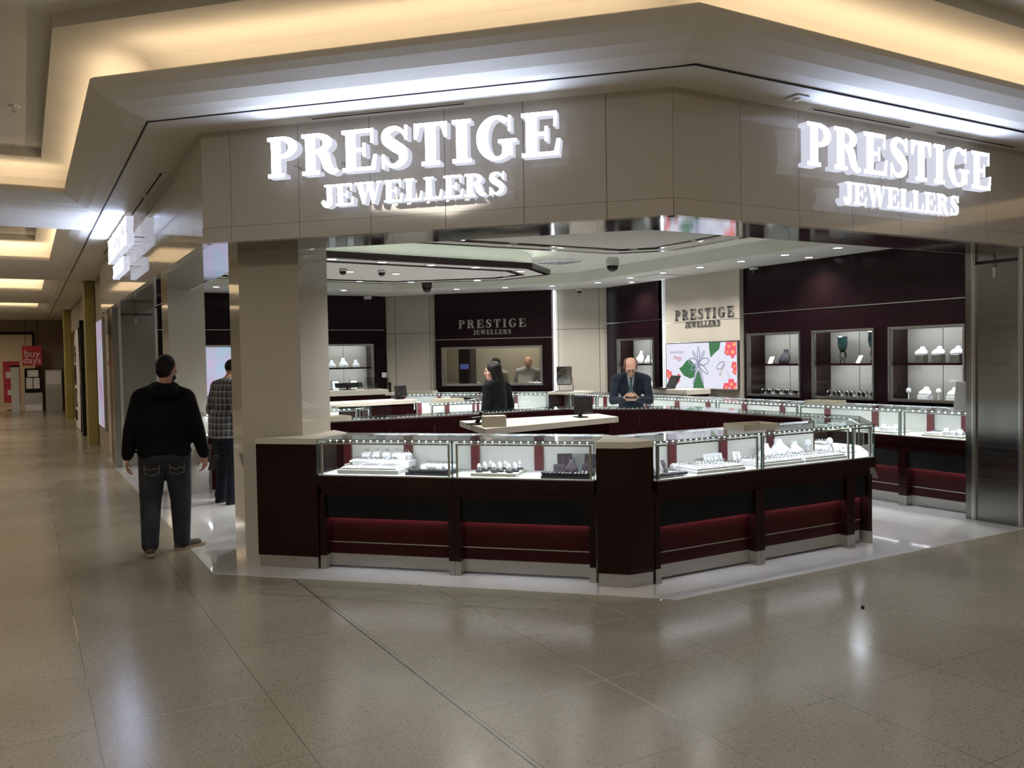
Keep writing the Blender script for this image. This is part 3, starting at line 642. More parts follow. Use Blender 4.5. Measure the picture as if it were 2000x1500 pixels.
# ---------------------------------------------------------------- counters
def counter(p0, p1, label, ml=0, mr=0, D=.55, posts=(1, 1), glass=True, light=True, dots=.056, cp=(.035, .52), top='cream_top', group='glass topped display counters', endl=0, endr=0, staff=True, base=True, ulight=False):
    a, L = frame(p0, p1); r = empty('display_counter' if glass else 'corner_cabinet', (*p0, 0), a, label, 'display counter' if glass else 'cabinet', group)
    def B(mb, name, m_, par=None, **k):
        for i, (x, y, z) in enumerate(mb.v): mb.v[i] = (x+y*ml*(1-x/L)-y*mr*(x/L), y, z)
        return mb.build(name, m_, par or r, **k)
    if base:
        mb = MB(); mb.box(.02, L-.02, .12, D-.03, .06, .66); B(mb, 'carcass', 'maroon')
        mb = MB(); mb.box(0, L, .035, D-.02, .593, .668); B(mb, 'apron', 'maroon')
        mb = MB(); mb.bbox(0, L, -.012, D, .668, .752, .003); B(mb, 'deck_edge', 'maroon')
        mb = MB(); mb.box(.05, L-.05, .045, .062, .412, .593); mb.box(.05, L-.05, .062, .125, .425, .593); B(mb, 'dark_panel', 'black_panel')
        mb = MB(); mb.box(.05, L-.05, .085, .125, .12, .418); B(mb, 'lower_panel', 'maroon_panel')
        mb = MB(); mb.box(.05, L-.05, .0815, .086, .209, .217); B(mb, 'trim_strip', 'aluminium')
        mb = MB(); mb.box(.05, L-.05, .093, .13, .022, .118); B(mb, 'kick_plate', 'kick_steel')
        if light:
            mb = MB(); mb.box(.06, L-.06, .0765, .0835, .4185, .4225); B(mb, 'under_light', 'under_led')
            if ulight:
                l = add_light('AREA', (L/2, .0715, .4165), 1.25*L, COOL, r, size=L-.12, size_y=.012, name='under_light_beam'); l.rotation_euler = (-.22, 0, 0)
        for k, x0 in enumerate((0, L-.05)):
            if not posts[k]: continue
            mb = MB(); mb.box(x0+.001, x0+.049, .02, .13, .11, .6); p = B(mb, 'post', 'maroon')
            mb = MB(); mb.box(x0+.0015, x0+.0485, .018, .13, .0, .112); B(mb, 'post_foot', 'kick_steel', p)
        if staff:
            mb = MB(); mb.box(.0, L, D-.012, D+.004, .08, 1.032 if glass else .99); B(mb, 'staff_panel', 'maroon')
            for q_ in range(max(1, int(L/.55))): 
                xx = L*(q_+.5)/max(1, int(L/.55)); mb = MB(); mb.tube([(xx-.0, D+.004, .84), (xx, D+.03, .84), (xx, D+.03, .94), (xx, D+.004, .94)], .005, 6); B(mb, 'handle', 'aluminium')
    if glass:
        t = .006
        mb = MB(); mb.box(0, L, 0, t, .752, 1.034); B(mb, 'front_glass', 'glass')
        mb = MB(); mb.box(0, L, 0, D-.02, 1.034, 1.04); B(mb, 'top_glass', 'glass')
        mb = MB()
        for x0 in (0, L-t): mb.box(x0, x0+t*.7, -.001, t*.8, .752, 1.034)
        mb.box(0, L, -.0015, .001, 1.035, 1.040); B(mb, 'glass_edge', 'glass_edge')
        mb = MB()
        for s_, e in ((endl, .003), (endr, L-.009)):
            if s_: mb.box(e, e+t, t, D-.03, .752, 1.034)
        if mb.v: B(mb, 'end_glass', 'glass')
        mb = MB(); mb.box(.025, L-.025, .012, .024, 1.0, 1.012)
        for x0 in (.025, L-.04): mb.box(x0, x0+.015, .012, .024, .754, 1.0)
        mb.box(.0, L, D-.03, D, 1.026, 1.044); B(mb, 'frame', 'aluminium')
        mb = MB(); mb.box(.0, L, .008, D-.05, .752, .76); B(mb, 'deck', 'cool_white')
        mb = MB(); mb.box(.0, L, D-.07, D-.055, .76, 1.026); B(mb, 'back_panel', 'back_white')
        for f in cp: mb = MB(); mb.box(L*f-.035, L*f+.035, D-.10, D-.069, .76, 1.03); B(mb, 'inner_post', 'maroon_red')
        mb = MB(); mb.box(.02, L-.02, .095, .107, 1.012, 1.022)
        nd = max(2, int((L-.08)/dots))
        for k in range(nd):
            x = .04+(L-.08)*(k+.5)/nd; s_ = .0034 if dots < .07 else .006
            mb.add([(x-s_, .101-s_, 1.024), (x+s_, .101-s_, 1.024), (x+s_, .101+s_, 1.024), (x-s_, .101+s_, 1.024), (x-s_, .093-s_, 1.018), (x+s_, .093-s_, 1.018)], [(0, 1, 2, 3), (0, 4, 5, 1)], 1)
        B(mb, 'light_bar', ['aluminium', 'led_dot'])
        if light:
            l = add_light('AREA', (L/2+(ml-mr)*.04, .085, 1.008), E_CASE*L, COOL, r, size=max(.1, L-.12), size_y=.02, direction=(0, .35, -1), name='case_light')
            l.rotation_euler = (math.atan2(.35, 1), 0, 0)
    else:
        mb = MB(); mb.box(0, L, .0, D, .10, 1.0); B(mb, 'body', 'maroon')
        mb = MB(); mb.box(.012, L-.012, .01, D, .0, .10); B(mb, 'kick_plate', 'kick_steel')
        mb = MB(); mb.bbox(-.004, L+.004, -.006, D, 1.0, 1.047, .003); B(mb, 'worktop', top)
    return r
def poly_unit(poly, label, top='cream_top', zt=1.045, kick=True, name='corner_cabinet', z0=.10):
    poly = ccw(poly); c = (sum(p[0] for p in poly)/len(poly), sum(p[1] for p in poly)/len(poly)); P = [(x-c[0], y-c[1]) for x, y in poly]
    r = empty(name, (*c, 0), 0, label, 'cabinet', 'solid cabinets between the display cases')
    mb = MB(); mb.prism(P, z0, zt-.045); mb.build('body', 'maroon', r)
    mb = MB(); mb.prism(offs(P, -.008), 0, z0); mb.build('kick_plate', 'kick_steel', r)
    mb = MB(); mb.prism(offs(P, .004), zt-.045, zt); mb.build('worktop', top, r); return r
k = .414
# near island
poly_unit([(1.615, 6.985), (1.995, 6.605), (2.384, 6.994), (2.384, 7.33), (2.01, 6.96), (1.80, 7.165)], 'solid dark cabinet with cream top against the front beige column')
c1 = counter((2.0, 6.6), (2.80, 5.80), 'display counter on the angled corner side, left one with white ring trays', endl=1, ulight=True)
c2 = counter((2.80, 5.80), (3.57, 5.03), 'display counter on the angled corner side, right one with finger cones and mauve stands', ulight=True)
poly_unit([(3.535, 4.965), (3.71, 4.79), (3.895, 4.79), (3.895, 5.33), (3.95, 5.40), (3.535+.41, 4.965+.41)][:0]+[(3.53, 4.955), (3.70, 4.785), (3.905, 4.775), (3.915, 5.30), (3.93, 5.36)], 'dark corner cabinet with cream top between the two fronts of the near island')
c3 = counter((3.91, 4.75), (4.96, 4.75), 'display counter on the right front, left one with dark pendant trays', ulight=True)
c4 = counter((4.96, 4.75), (6.02, 4.75), 'display counter on the right front, right one with three white necklace busts', cp=(.04, .56), ulight=True)
c5 = counter((6.02, 4.75), (6.30, 4.75), 'narrow glass end section of the right front counter', mr=k, posts=(1, 0), cp=(), light=True, ulight=True)
c6 = counter((6.30, 4.75), (6.95, 5.40), 'angled glass counter at the right corner of the near island', ml=k, mr=k, cp=(.5,), ulight=True)
c7 = counter((6.95, 5.40), (6.95, 6.62), 'glass counter on the right side of the near island, nearer one', ml=k)
c8 = counter((6.95, 6.62), (6.95, 7.85), 'glass counter on the right side of the near island, farther one', mr=k)
c9 = counter((6.95, 7.85), (5.85, 8.95), 'angled glass counter in front of the man in the dark suit', ml=k, mr=k)
cA = counter((5.85, 8.95), (4.70, 8.95), 'back counter of the near island, right of the woman', ml=k)
cB = counter((4.70, 8.95), (3.55, 8.95), 'back counter of the near island, middle section')
cC = counter((3.55, 8.95), (2.40, 8.95), 'back counter of the near island beside the beige column', mr=k)
cD = counter((2.40, 8.95), (1.95, 8.5), 'short angled end of the near island behind the beige column', ml=k, mr=.2, cp=())
# cash desk in the middle
deskp = ccw([(3.76, 7.6), (3.49, 6.55), (5.24, 6.95), (5.38, 7.5)])
r = empty('cash_desk', (4.4, 7.1, 0), 0, 'low dark cash desk with thick cream top inside the near island', 'desk')
Pd = [(x-4.4, y-7.1) for x, y in deskp]
mb = MB(); mb.prism(offs(Pd, -.08), 0, .985); mb.build('body', 'maroon', r)
mb = MB(); mb.prism(Pd, .985, 1.04); mb.build('worktop', 'cream_top', r)
# perimeter counters: right side
ys = [4.97, 5.78, 7.17, 8.56, 9.95, 11.34, 12.15]
lb = ['at the shutter post', 'second from the shutter post', 'third from the shutter post', 'fourth from the shutter post', 'below the screen', 'beside the far right corner']
PR = [counter((8.1, b), (8.1, a), 'display counter along the right wall, '+t, posts=(1, 1), dots=.07, endr=(a < 5), ulight=True) for a, b, t in zip(ys, ys[1:], lb)]
poly_unit([(8.1, 12.155), (8.66, 12.155), (8.66, 12.60), (8.33, 12.93), (7.935, 12.535), (8.1, 12.37)], 'cream topped corner cabinet holding the table mirror', zt=1.06)
PB = [counter((5.85, 14.62), (6.885, 13.585), 'display counter below the dark sign wall, left one', dots=.08), counter((6.89, 13.58), (7.93, 12.54), 'display counter below the dark sign wall, right one', dots=.08)]
poly_unit([(5.46, 14.78), (5.69, 14.78), (5.845, 14.625), (6.235, 15.015), (5.91, 15.34), (5.46, 15.34)], 'cream topped corner cabinet in the far left back corner', zt=1.06)
PK = [counter((5.45-1.15*(i+1), 14.78), (5.45-1.15*i, 14.78), 'display counter along the back wall, '+t, dots=.08) for i, t in enumerate(('right one', 'middle one', 'left one seen between the columns'))]
# middle island
mA = counter((2.75, 10.7), (3.83, 10.7), 'bright display counter of the middle island just right of the beige column', mr=k, dots=.07)
mB_ = counter((3.83, 10.7), (4.08, 10.95), 'short angled glass end of the middle island near the beige column', ml=k, cp=(), posts=(0, 1))
mC = counter((4.99, 11.0), (6.1, 11.0), 'bright display counter of the middle island left of the woman', mr=k, dots=.07)
mD = counter((6.1, 11.0), (6.7, 11.6), 'angled display counter of the middle island behind the woman', ml=k, mr=k, dots=.07)
mE = counter((6.7, 11.6), (6.7, 12.75), 'display counter on the far right side of the middle island', ml=k, dots=.07)
mF = counter((2.75, 11.8), (2.75, 10.7), 'display counter on the corridor side of the middle island', dots=.07, mr=0, D=.5, ulight=True)
mF.location = (1.95, 11.95, 0)
r = empty('service_desk', (4.2, 11.8, 0), .12, 'long cream topped service desk with dark drawers in the middle island', 'desk')
mb = MB(); mb.box(-.95, .95, .03, .5, 0, 1.0); mb.build('body', 'maroon', r)
mb = MB(); mb.bbox(-1.0, 1.0, 0, .55, 1.0, 1.06, .004); mb.build('worktop', 'cream_top', r)
for i in range(3):
    mb = MB(); x = -.62+.62*i; mb.bbox(x-.29, x+.29, .015, .03, .1, .97, .003); d = mb.build('door', 'maroon', r)
    mb = MB(); mb.tube([(x+.2, .015, .78), (x+.2, -.01, .78), (x+.2, -.01, .88), (x+.2, .015, .88)], .006, 6); mb.build('handle', 'aluminium', d)
r = empty('service_desk', (4.72, 14.22, 0), 0, 'raised cream topped desk in front of the back wall holding a dark monitor', 'desk')
mb = MB(); mb.box(-.85, .85, 0, .45, 0, 1.06); mb.build('body', 'maroon', r); mb = MB(); mb.bbox(-.9, .9, -.03, .48, 1.06, 1.15, .004); mb.build('worktop', 'cream_top', r)
r = empty('service_desk', (8.95, 10.6, 0), -PI/2, 'cream topped desk along the right wall with the open laptop on it', 'desk')
mb = MB(); mb.box(-.5, .5, 0, .45, 0, 1.04); mb.build('body', 'maroon', r); mb = MB(); mb.bbox(-.52, .52, -.03, .47, 1.04, 1.12, .004); mb.build('worktop', 'cream_top', r)

# ---------------------------------------------------------------- display stock
def W(c, x, y, z=.76):    # point in a counter's own frame -> world
    return c.matrix_basis @ Vector((x, y, z))

def put(o, c, x, y, z=.76, rz=0):
    bpy.context.view_layer.update if False else None
    p = Matrix.Translation(c.location) @ Matrix.Rotation(c.rotation_euler.z, 4, 'Z') @ Vector((x, y, z))
    o.location = p; o.rotation_euler = (0, 0, c.rotation_euler.z+rz); return o
PRO = {}
def once(key, fn):
    if key not in PRO: PRO[key] = fn(); return PRO[key], True
    return copy_tree(PRO[key]), False
def stock(key, fn, c, x, y, label, cat, group, z=.76, rz=0, sc=1):
    o, _ = once(key, fn); put(o, c, x, y, z, rz); o.scale = (sc,)*3; tag(o, label, cat, group); return o
def ring_mb(r=.009, t=.0018, gem=True):
    mb = MB(); mb.torus((0, 0, r), r, t, 'y', 12, 5)
    return mb
def f_ringtray(nx, ny, dx, dy, mt, h=.03, slope=.0):
    def f():
        r = empty('ring_tray')
        w_, d_ = nx*dx+.02, ny*dy+.02
        mb = MB(); mb.bbox(-w_/2, w_/2, 0, d_, 0, h, .003); mb.rot('X', slope); mb.build('tray', mt, r)
        me = None
        for j in range(ny):
            for i in range(nx):
                x, y = (i-(nx-1)/2)*dx, .01+(j+.5)*dy; z = h+y*math.sin(slope)
                if me is None:
                    mb = MB(); mb.bbox(-dx*.42, dx*.42, -dy*.38, dy*.38, 0, .006, .002); mb.torus((0, 0, .012), .0085, .0018, 'y', 10, 5, 1); mb.ball((0, 0, .0225), .0032, 2, 6)
                    o = mb.build('ring', [mt, 'silver', 'silver'], r); me = o.data
                else: o = bpy.data.objects.new('ring', me); COL.objects.link(o); o.parent = r
                o.location = (x, y, z)
        return r
    return f
def f_bust(h=.16, m_='white_velvet', neck=True, gem='silver'):
    def f():
        r = empty('necklace_bust'); mb = MB(); R = []
        for t, rx, ry, yo in ((0, .42, .08, 0), (.04, .47, .10, 0), (.2, .52, .13, .02), (.35, .51, .14, .06), (.5, .45, .14, .11), (.62, .35, .13, .16), (.73, .25, .12, .20), (.86, .20, .12, .25), (1.0, .19, .12, .29)):
            R.append([(h*rx*math.cos(2*PI*i/20), h*(yo+ry*math.sin(2*PI*i/20)), h*t+(-.05*h*math.sin(2*PI*i/20) if t > .9 else 0)*1.2) for i in range(20)])
        mb.loft(R); mb.build('bust', m_, r, True)
        mb = MB(); pts = [(h*.30*math.cos(a), h*(-.17+.20*max(0, math.sin(a))+.18*(math.sin(a)+1)/2), h*(.48+.26*math.sin(a))) for a in [PI+PI*k/12 for k in range(13)]]
        mb.tube(pts, h*.010, 5); mb.ball(pts[6], h*.045, seg=8); mb.build('necklace', gem, r); return r
    return f
def f_cone():
    r = empty('ring_cone'); mb = MB(); mb.lathe([(.019, 0), (.021, .004), (.019, .010)], 14, mi=0); mb.build('base', 'dark_velvet', r)
    mb = MB(); mb.lathe([(.011, .010), (.0085, .03), (.005, .046), (.001, .052)], 12); mb.build('cone', 'white_velvet', r, True)
    mb = MB(); mb.torus((0, 0, .03), .0092, .0015, n=12, seg=5); mb.build('ring', 'silver', r); return r
def f_card(m_='white_velvet', w_=.05, h=.07, lean=.35, n=1):
    def f():
        r = empty('pendant_stand'); mb = MB(); mb.bbox(-w_/2, w_/2, 0, .006, 0, h, .002); mb.rot('X', -lean); mb.bbox(-w_/2*.8, w_/2*.8, 0, .03, 0, .006, .002); mb.build('card', m_, r)
        for i in range(n):
            x = (i-(n-1)/2)*w_/n; mb = MB()
            P = [(x-.008, h*.8), (x, h*.4), (x+.008, h*.8)]; sy = lambda z: math.sin(lean)*z-.0015
            mb.tube([(a, sy(z), z*math.cos(lean)) for a, z in P], .0009, 4); mb.ball((x, sy(h*.38)-.001, h*.38*math.cos(lean)), .004, seg=6); mb.build('pendant', 'silver', r)
        return r
    return f
def f_darktray():
    r = empty('jewellery_tray'); mb = MB(); mb.loft([[(x*s_, y*s_+.08, z) for x, y in ((-.07, -.045), (.07, -.045), (.07, .045), (-.07, .045))] for s_, z in ((.8, 0), (1, .022), (.95, .022), (.93, .016))]); mb.build('tray', 'dark_velvet', r)
    for i in range(8):
        mb = MB(); x, y = -.045+.03*(i % 4), .06+.035*(i//4); mb.torus((x, y, .022), .008, .0016, 'z', 10, 5); mb.ball((x, y-.008, .024), .003, seg=6); mb.build('ring', 'silver', r)
    return r
def f_platform(w_, d_, h, m_):
    def f():
        r = empty('display_platform'); mb = MB(); mb.bbox(-w_/2, w_/2, 0, d_, 0, h, .003); mb.build('block', m_, r); return r
    return f
def f_ear():
    r = empty('earring_stand'); mb = MB(); mb.lathe([(.022, 0), (.022, .004), (.006, .01), (.006, .08)], 12); mb.build('stem', 'white_velvet', r)
    mb = MB(); mb.ball((0, 0, .11), .034, seg=14, sc=(1, .25, 1)); mb.build('head', 'white_velvet', r, True)
    mb = MB(); mb.torus((-.018, -.012, .09), .006, .0012, 'y', 10, 4); mb.torus((.018, -.012, .09), .006, .0012, 'y', 10, 4); mb.build('earring', 'silver', r); return r
def f_bracelet():
    r = empty('bracelet_cushion'); mb = MB(); mb.tube([(-.035, 0, .028), (-.03, 0, .028), (.03, 0, .028), (.035, 0, .028)], [.02, .026, .026, .02], 14); mb.build('cushion', 'white_velvet', r, True)
    mb = MB(); mb.torus((0, 0, .028), .028, .003, 'x', 16, 5); mb.build('bracelet', 'silver', r); return r
def f_box():
    r = empty('ring_box'); mb = MB(); mb.bbox(-.022, .022, -.018, .018, 0, .028, .003); mb.build('box', 'white_velvet', r)
    mb = MB(); mb.bbox(-.016, .016, -.012, .012, .028, .034, .002); mb.torus((0, 0, .04), .008, .0015, 'y', 10, 4, 1); mb.build('ring', ['white_velvet', 'silver'], r); return r
def f_watch():
    r = empty('watch_on_cuff'); mb = MB(); mb.torus((0, 0, .035), .028, .007, 'x', 16, 6); mb.build('strap', 'silver', r, True)
    mb = MB(); mb.lathe([(.016, 0), (.018, .004), (.016, .008)], 16); mb.rot('X', PI/2).xf(Matrix.Translation((0, -.03, .04))); mb.build('watch_case', 'black_plastic', r); return r
G_tray = 'white ring trays in the cases'
# counter 1 (white trays on a stepped platform, dark trays at right)
stock('plat1', f_platform(.52, .30, .034, 'cool_white'), c1, .40, .07, 'low white platform under the ring trays in the left corner case', 'platform', None)
for i, (x, y) in enumerate(((.24, .08), (.40, .08), (.56, .08), (.24, .21), (.40, .21), (.56, .21))):
    z = .794+(.036 if i > 2 else 0)
    stock('rt', f_ringtray(4, 3, .034, .036, 'white_velvet', .016), c1, x, y+(.03 if i > 2 else 0), 'small white ring tray, %s of the %s row in the left corner case' % (('left', 'middle', 'right')[i % 3], ('front', 'back')[i//3]), 'ring tray', G_tray, z)
for i, (x, y) in enumerate(((.26, .37), (.34, .39), (.44, .37), (.52, .39), (.62, .36), (.60, .30))):
    stock('box', f_box, c1, x, y, 'white ring box standing behind the ring trays in the left corner case', 'ring box', 'white ring boxes behind the trays', .845, sc=1.7)
stock('plat1b', f_platform(.48, .16, .05, 'cool_white'), c1, .44, .24, 'stepped white riser behind the ring trays in the left corner case', 'platform', None, .795)
stock('plat2', f_platform(.36, .22, .022, 'dark_velvet'), c1, .90, .06, 'black platform under the dark trays in the left corner case', 'platform', None)
for i, x in enumerate((.80, .90, 1.0)):
    stock('dt', f_darktray, c1, x, .03, '%s shallow black jewellery tray on the black platform, left corner case' % ('left', 'middle', 'right')[i], 'jewellery tray', 'black jewellery trays', .782, sc=.85)
stock('rt', None, c1, .86, .26, 'white ring tray standing behind the black trays, left one', 'ring tray', G_tray, .80); stock('rt', None, c1, 1.0, .26, 'white ring tray standing behind the black trays, right one', 'ring tray', G_tray, .80)
for x in (.82, .95, 1.03): stock('box', f_box, c1, x, .22, 'white ring box between the black trays and the white tray', 'ring box', 'white ring boxes near the black trays', .785, sc=1.2)
# counter 2
stock('plat3', f_platform(.36, .30, .026, 'cream_velvet'), c2, .30, .07, 'cream platform carrying the white finger cones', 'platform', None)
for i in range(3):
    for j in range(4):
        stock('cone', f_cone, c2, .18+.12*i+(.03*(j % 2)), .11+.065*j, 'white finger cone with a ring on a dark disc, on the cream platform', 'ring cone', 'finger cones in rows on the cream platform', .786, sc=1.35)
for i in range(9):
    stock('cone', None, c2, .16+.045*(i % 5)+.1*(i//5), .15+.05*(i % 4), 'white finger cone with a ring on a dark disc, on the cream platform', 'ring cone', 'finger cones in rows on the cream platform', .786, sc=1.2)
stock('plat2', None, c2, .86, .03, 'black platform under the black trays in the right corner case', 'platform', None)
for i, x in enumerate((.74, .86, .98)): stock('dt', None, c2, x, .0, '%s shallow black jewellery tray on the black platform, right corner case' % ('left', 'middle', 'right')[i], 'jewellery tray', 'black jewellery trays', .782, sc=.88)
stock('mc', f_card('mauve_velvet', .09, .085, .25, 3), c2, .78, .21, 'wide mauve pendant stand at the left of the black trays', 'pendant stand', 'mauve stands'); stock('mc', None, c2, .99, .21, 'wide mauve pendant stand at the right end of the corner case', 'pendant stand', 'mauve stands', rz=-.25)
stock('mb', f_bust(.10, 'mauve_velvet'), c2, .885, .16, 'small mauve necklace bust between the mauve stands', 'necklace bust', None, .78)
stock('mc', None, c2, .80, .35, 'mauve pendant stand behind, on the left', 'pendant stand', 'mauve stands', .80, .3, 1.3); stock('mc', None, c2, 1.0, .35, 'mauve pendant stand behind, on the right', 'pendant stand', 'mauve stands', .80, -.2, 1.3)
stock('acr', lambda: (lambda r: (MB().box(-.09, .09, 0, .004, 0, .14).box(-.09, .09, 0, .06, .136, .14).build('sheet', 'acrylic', r), r)[1])(empty('acrylic_stand')), c2, .90, .40, 'clear acrylic stand at the back of the right corner case', 'stand', None)
# counter 3
for i, (x, y) in enumerate(((.07, .02), (.18, .02), (.29, .02))): stock('dt', None, c3, x, y, '%s black jewellery tray at the left end of the right front case' % ('left', 'middle', 'right')[i], 'jewellery tray', 'black jewellery trays', .77, sc=.78)
stock('mc2', f_card('mauve_velvet', .055, .09, .4, 3), c3, .09, .12, 'leaning mauve chain stand nearest the corner cabinet', 'pendant stand', 'mauve stands', .775, .5); stock('mc2', None, c3, .27, .20, 'leaning mauve chain stand right of the black trays', 'pendant stand', 'mauve stands', .775, .5, 1.1)
stock('mc2', None, c3, .13, .32, 'mauve chain stand lying behind at the left end', 'pendant stand', 'mauve stands', .775, .4, .8)
stock('plat4', f_platform(.50, .26, .024, 'cool_white'), c3, .68, .05, 'low white platform under the ring trays in the left front case', 'platform', None)
for i, (x, y) in enumerate(((.52, .06), (.68, .06), (.84, .06), (.52, .185), (.68, .185), (.84, .185))):
    stock('rt', None, c3, x, y, 'white ring tray, %s of the %s row in the left front case' % (('left', 'middle', 'right')[i % 3], ('front', 'back')[i//3]), 'ring tray', G_tray, .784)
for x, y in ((.46, .34), (.55, .37), (.70, .34), (.78, .33)): stock('br', f_bracelet, c3, x, y, 'white bracelet cushion with a silver bracelet behind the ring trays', 'bracelet stand', 'bracelet cushions', rz=.3, sc=1.0)
for i, x in enumerate((.83, .90, .96)): stock('wc', f_card(), c3, x, .36, '%s white pendant card at the right end of the left front case' % ('left', 'middle', 'right')[i], 'pendant stand', 'white pendant cards', .775, -.2, 1.25)
# counter 4
stock('plat4', None, c4, .28, .05, 'low white platform at the left of the right front case', 'platform', None); stock('plat4', None, c4, .80, .05, 'low white platform at the right of the right front case', 'platform', None)
for i, (x, y) in enumerate(((.12, .06), (.28, .06), (.44, .06), (.12, .185), (.28, .185), (.44, .185), (.64, .06), (.80, .06), (.96, .06), (.64, .185), (.80, .185), (.96, .185))):
    stock('rt', None, c4, x, y, 'white ring tray %s from the left, %s row of the right front case' % (('one', 'two', 'three', 'four', 'five', 'six')[(i % 3)+3*(i//6)], ('front', 'back')[(i//3) % 2]), 'ring tray', G_tray, .784)
for i, (x, s_) in enumerate(((.42, 1.05), (.58, 1.3), (.76, 1.05))): stock('wb', f_bust(.13), c4, x, .34, '%s white necklace bust in the right front case' % ('left', 'tall middle', 'right')[i], 'necklace bust', 'white necklace busts', .765, -.35, s_).scale = (s_*1.15, s_, s_*.95)
stock('wc', None, c4, .05, .30, 'white pendant card at the left edge of the right front case', 'pendant stand', 'white pendant cards', .77, -.2, 1.4)
stock('ear', f_ear, c4, .93, .36, 'round white earring stand behind the busts, left one', 'earring stand', 'round earring stands', rz=-.3); stock('ear', None, c5, .15, .36, 'round white earring stand, right one in the glass end', 'earring stand', 'round earring stands', rz=-.3)
stock('wb', None, c6, .25, .3, 'white bust in the angled end case of the near island', 'necklace bust', 'white necklace busts', sc=.8)
for i, cc in enumerate((c6, c7, c8)):
    stock('rt', None, cc, .3, .12, 'white ring tray in the %s side case of the near island' % ('nearest', 'middle', 'farthest')[i], 'ring tray', G_tray, .765)
# right wall counters
names = ['at the shutter post', 'second from the post', 'third from the post', 'fourth from the post', 'below the screen', 'by the far corner']
for ci, c in enumerate(PR):
    L = math.hypot(1, 1) and (ys[ci+1]-ys[ci]); n = 2 if L > 1 else 1
    for i in range(n):
        x = L*(i+.5)/n; sd = ('left', 'right')[i] if n == 2 else 'only'
        stock('gplat', f_platform(.44, .26, .022, 'glass_plate') if 'glass_plate' in M else f_platform(.44, .26, .022, 'cream_velvet'), c, x, .08, '%s pale platform, right wall case %s' % (sd, names[ci]), 'platform', 'pale platforms')
        stock('rt', None, c, x-.12, .10, 'ring tray on the %s pale platform, right wall case %s' % (sd, names[ci]), 'ring tray', G_tray, .782)
        for j, dx in enumerate((.02, .08, .14)): stock('box', None, c, x+dx, .14+.03*j, 'white ring box on the %s pale platform, case %s' % (sd, names[ci]), 'ring box', 'ring boxes in case '+names[ci], .782, sc=1.35)
        for j, dx in enumerate((-.1, .05)): stock('wc', None, c, x+dx, .30, 'white pendant card at the back of the %s half, case %s' % (sd, names[ci]), 'pendant stand', 'pendant cards in case '+names[ci], .765, sc=1.1)
for c, nm in ((PB[0], 'left case below the sign wall'), (PB[1], 'right case below the sign wall'), (mC, 'case left of the woman'), (mA, 'case beside the column'), (mD, 'case behind the woman'), (PK[2], 'case between the columns'), (mF, 'corridor side case of the middle island')):
    for i, x in enumerate((.3, .75)): stock('rt', None, c, x if c is not mD else .2+.3*i, .12, '%s ring tray in the %s' % (('left', 'right')[i], nm), 'ring tray', G_tray, .765, sc=1.1)
    for i, x in enumerate((.25, .5, .8)): stock('wc', None, c, x if c is not mD else .15+.2*i, .32, 'white pendant card in the %s, %s' % (nm, ('left', 'middle', 'right')[i]), 'pendant stand', 'white pendant cards', .765, sc=1.2)

# wooden tray boxes and other things on the tops
def tray_box(loc, rz, w_, d_, h, label):
    r = empty('wooden_tray', loc, rz, label, 'tray', 'pale wooden trays on the counters')
    mb = MB(); mb.box(-w_/2, w_/2, -d_/2, d_/2, 0, .006)
    for a in (-1, 1): mb.box(a*w_/2-.006*(a > 0), a*w_/2+.006*(a < 0), -d_/2, d_/2, .006, h); mb.box(-w_/2+.006, w_/2-.006, a*d_/2-.006*(a > 0), a*d_/2+.006*(a < 0), .006, h)
    mb.build('box', 'cream_wood', r); mb = MB(); mb.box(-w_/2+.008, w_/2-.008, -d_/2+.008, d_/2-.008, .006, .012); mb.build('lining', 'cream_velvet', r)
tray_box((5.13, 5.02, 1.0415), -.12, .36, .26, .05, 'pale wooden tray on the right front glass top')
tray_box((2.75, 8.62, 1.0415), 0, .40, .26, .045, 'pale wooden tray on the island back counter beside the column')
tray_box((8.38, 7.0, 1.0415), PI/2, .40, .26, .04, 'pale wooden tray on the right wall counter below the middle cabinet')
tray_box((5.35, 11.2, 1.0415), 0, .40, .26, .05, 'pale wooden tray on the middle island')
tray_box((6.35, 14.35, 1.0415), -PI/4, .5, .26, .05, 'pale wooden tray on the counter below the sign wall')
def monitor(loc, rz, w_, h, lean, label, stand=True, m_='black_plastic'):
    r = empty('pos_monitor', loc, rz, label, 'monitor', 'dark cash desk screens')
    mb = MB(); mb.bbox(-w_/2, w_/2, -.012, .012, 0, h, .004); mb.xf(Matrix.Translation((0, 0, .05)) @ Matrix.Rotation(lean, 4, 'X')); mb.build('screen_body', m_, r)
    mb = MB(); mb.box(-w_*.25, w_*.25, -.0, .16, 0, .012); mb.tube([(0, .10, .01), (0, .03, .12)], .02, 8); mb.build('stand', m_, r)
monitor((4.9, 7.08, 1.04), -.2, .20, .17, -.15, 'small black monitor at the right end of the cream cash desk')
monitor((3.72, 7.0, 1.04), .3, .34, .03, -.1, 'flat black keyboard tray behind the cream box')
mb = MB(); mb.bbox(-.105, .105, -.06, .06, 0, .10, .004); o = mb.build('cream_box', 'cream_wood', loc=(3.68, 6.74, 1.04)); o.rotation_euler.z = -.35; tag(o, 'plain cream box standing on the front corner of the cash desk', 'box')
monitor((4.98, 14.4, 1.15), .1, .52, .09, -.6, 'wide low dark monitor on the raised desk at the back wall')
monitor((5.0, 12.1, 1.06), .1, .2, .16, -.2, 'black upright terminal on the right end of the service desk')
monitor((5.95, 14.95, 1.06), -.5, .06, .14, 0, 'slim black card reader against the beige wall')
r = empty('acrylic_holder', (5.35, 14.3, 1.15), .1, 'clear acrylic holder standing beside the wide monitor', 'holder')
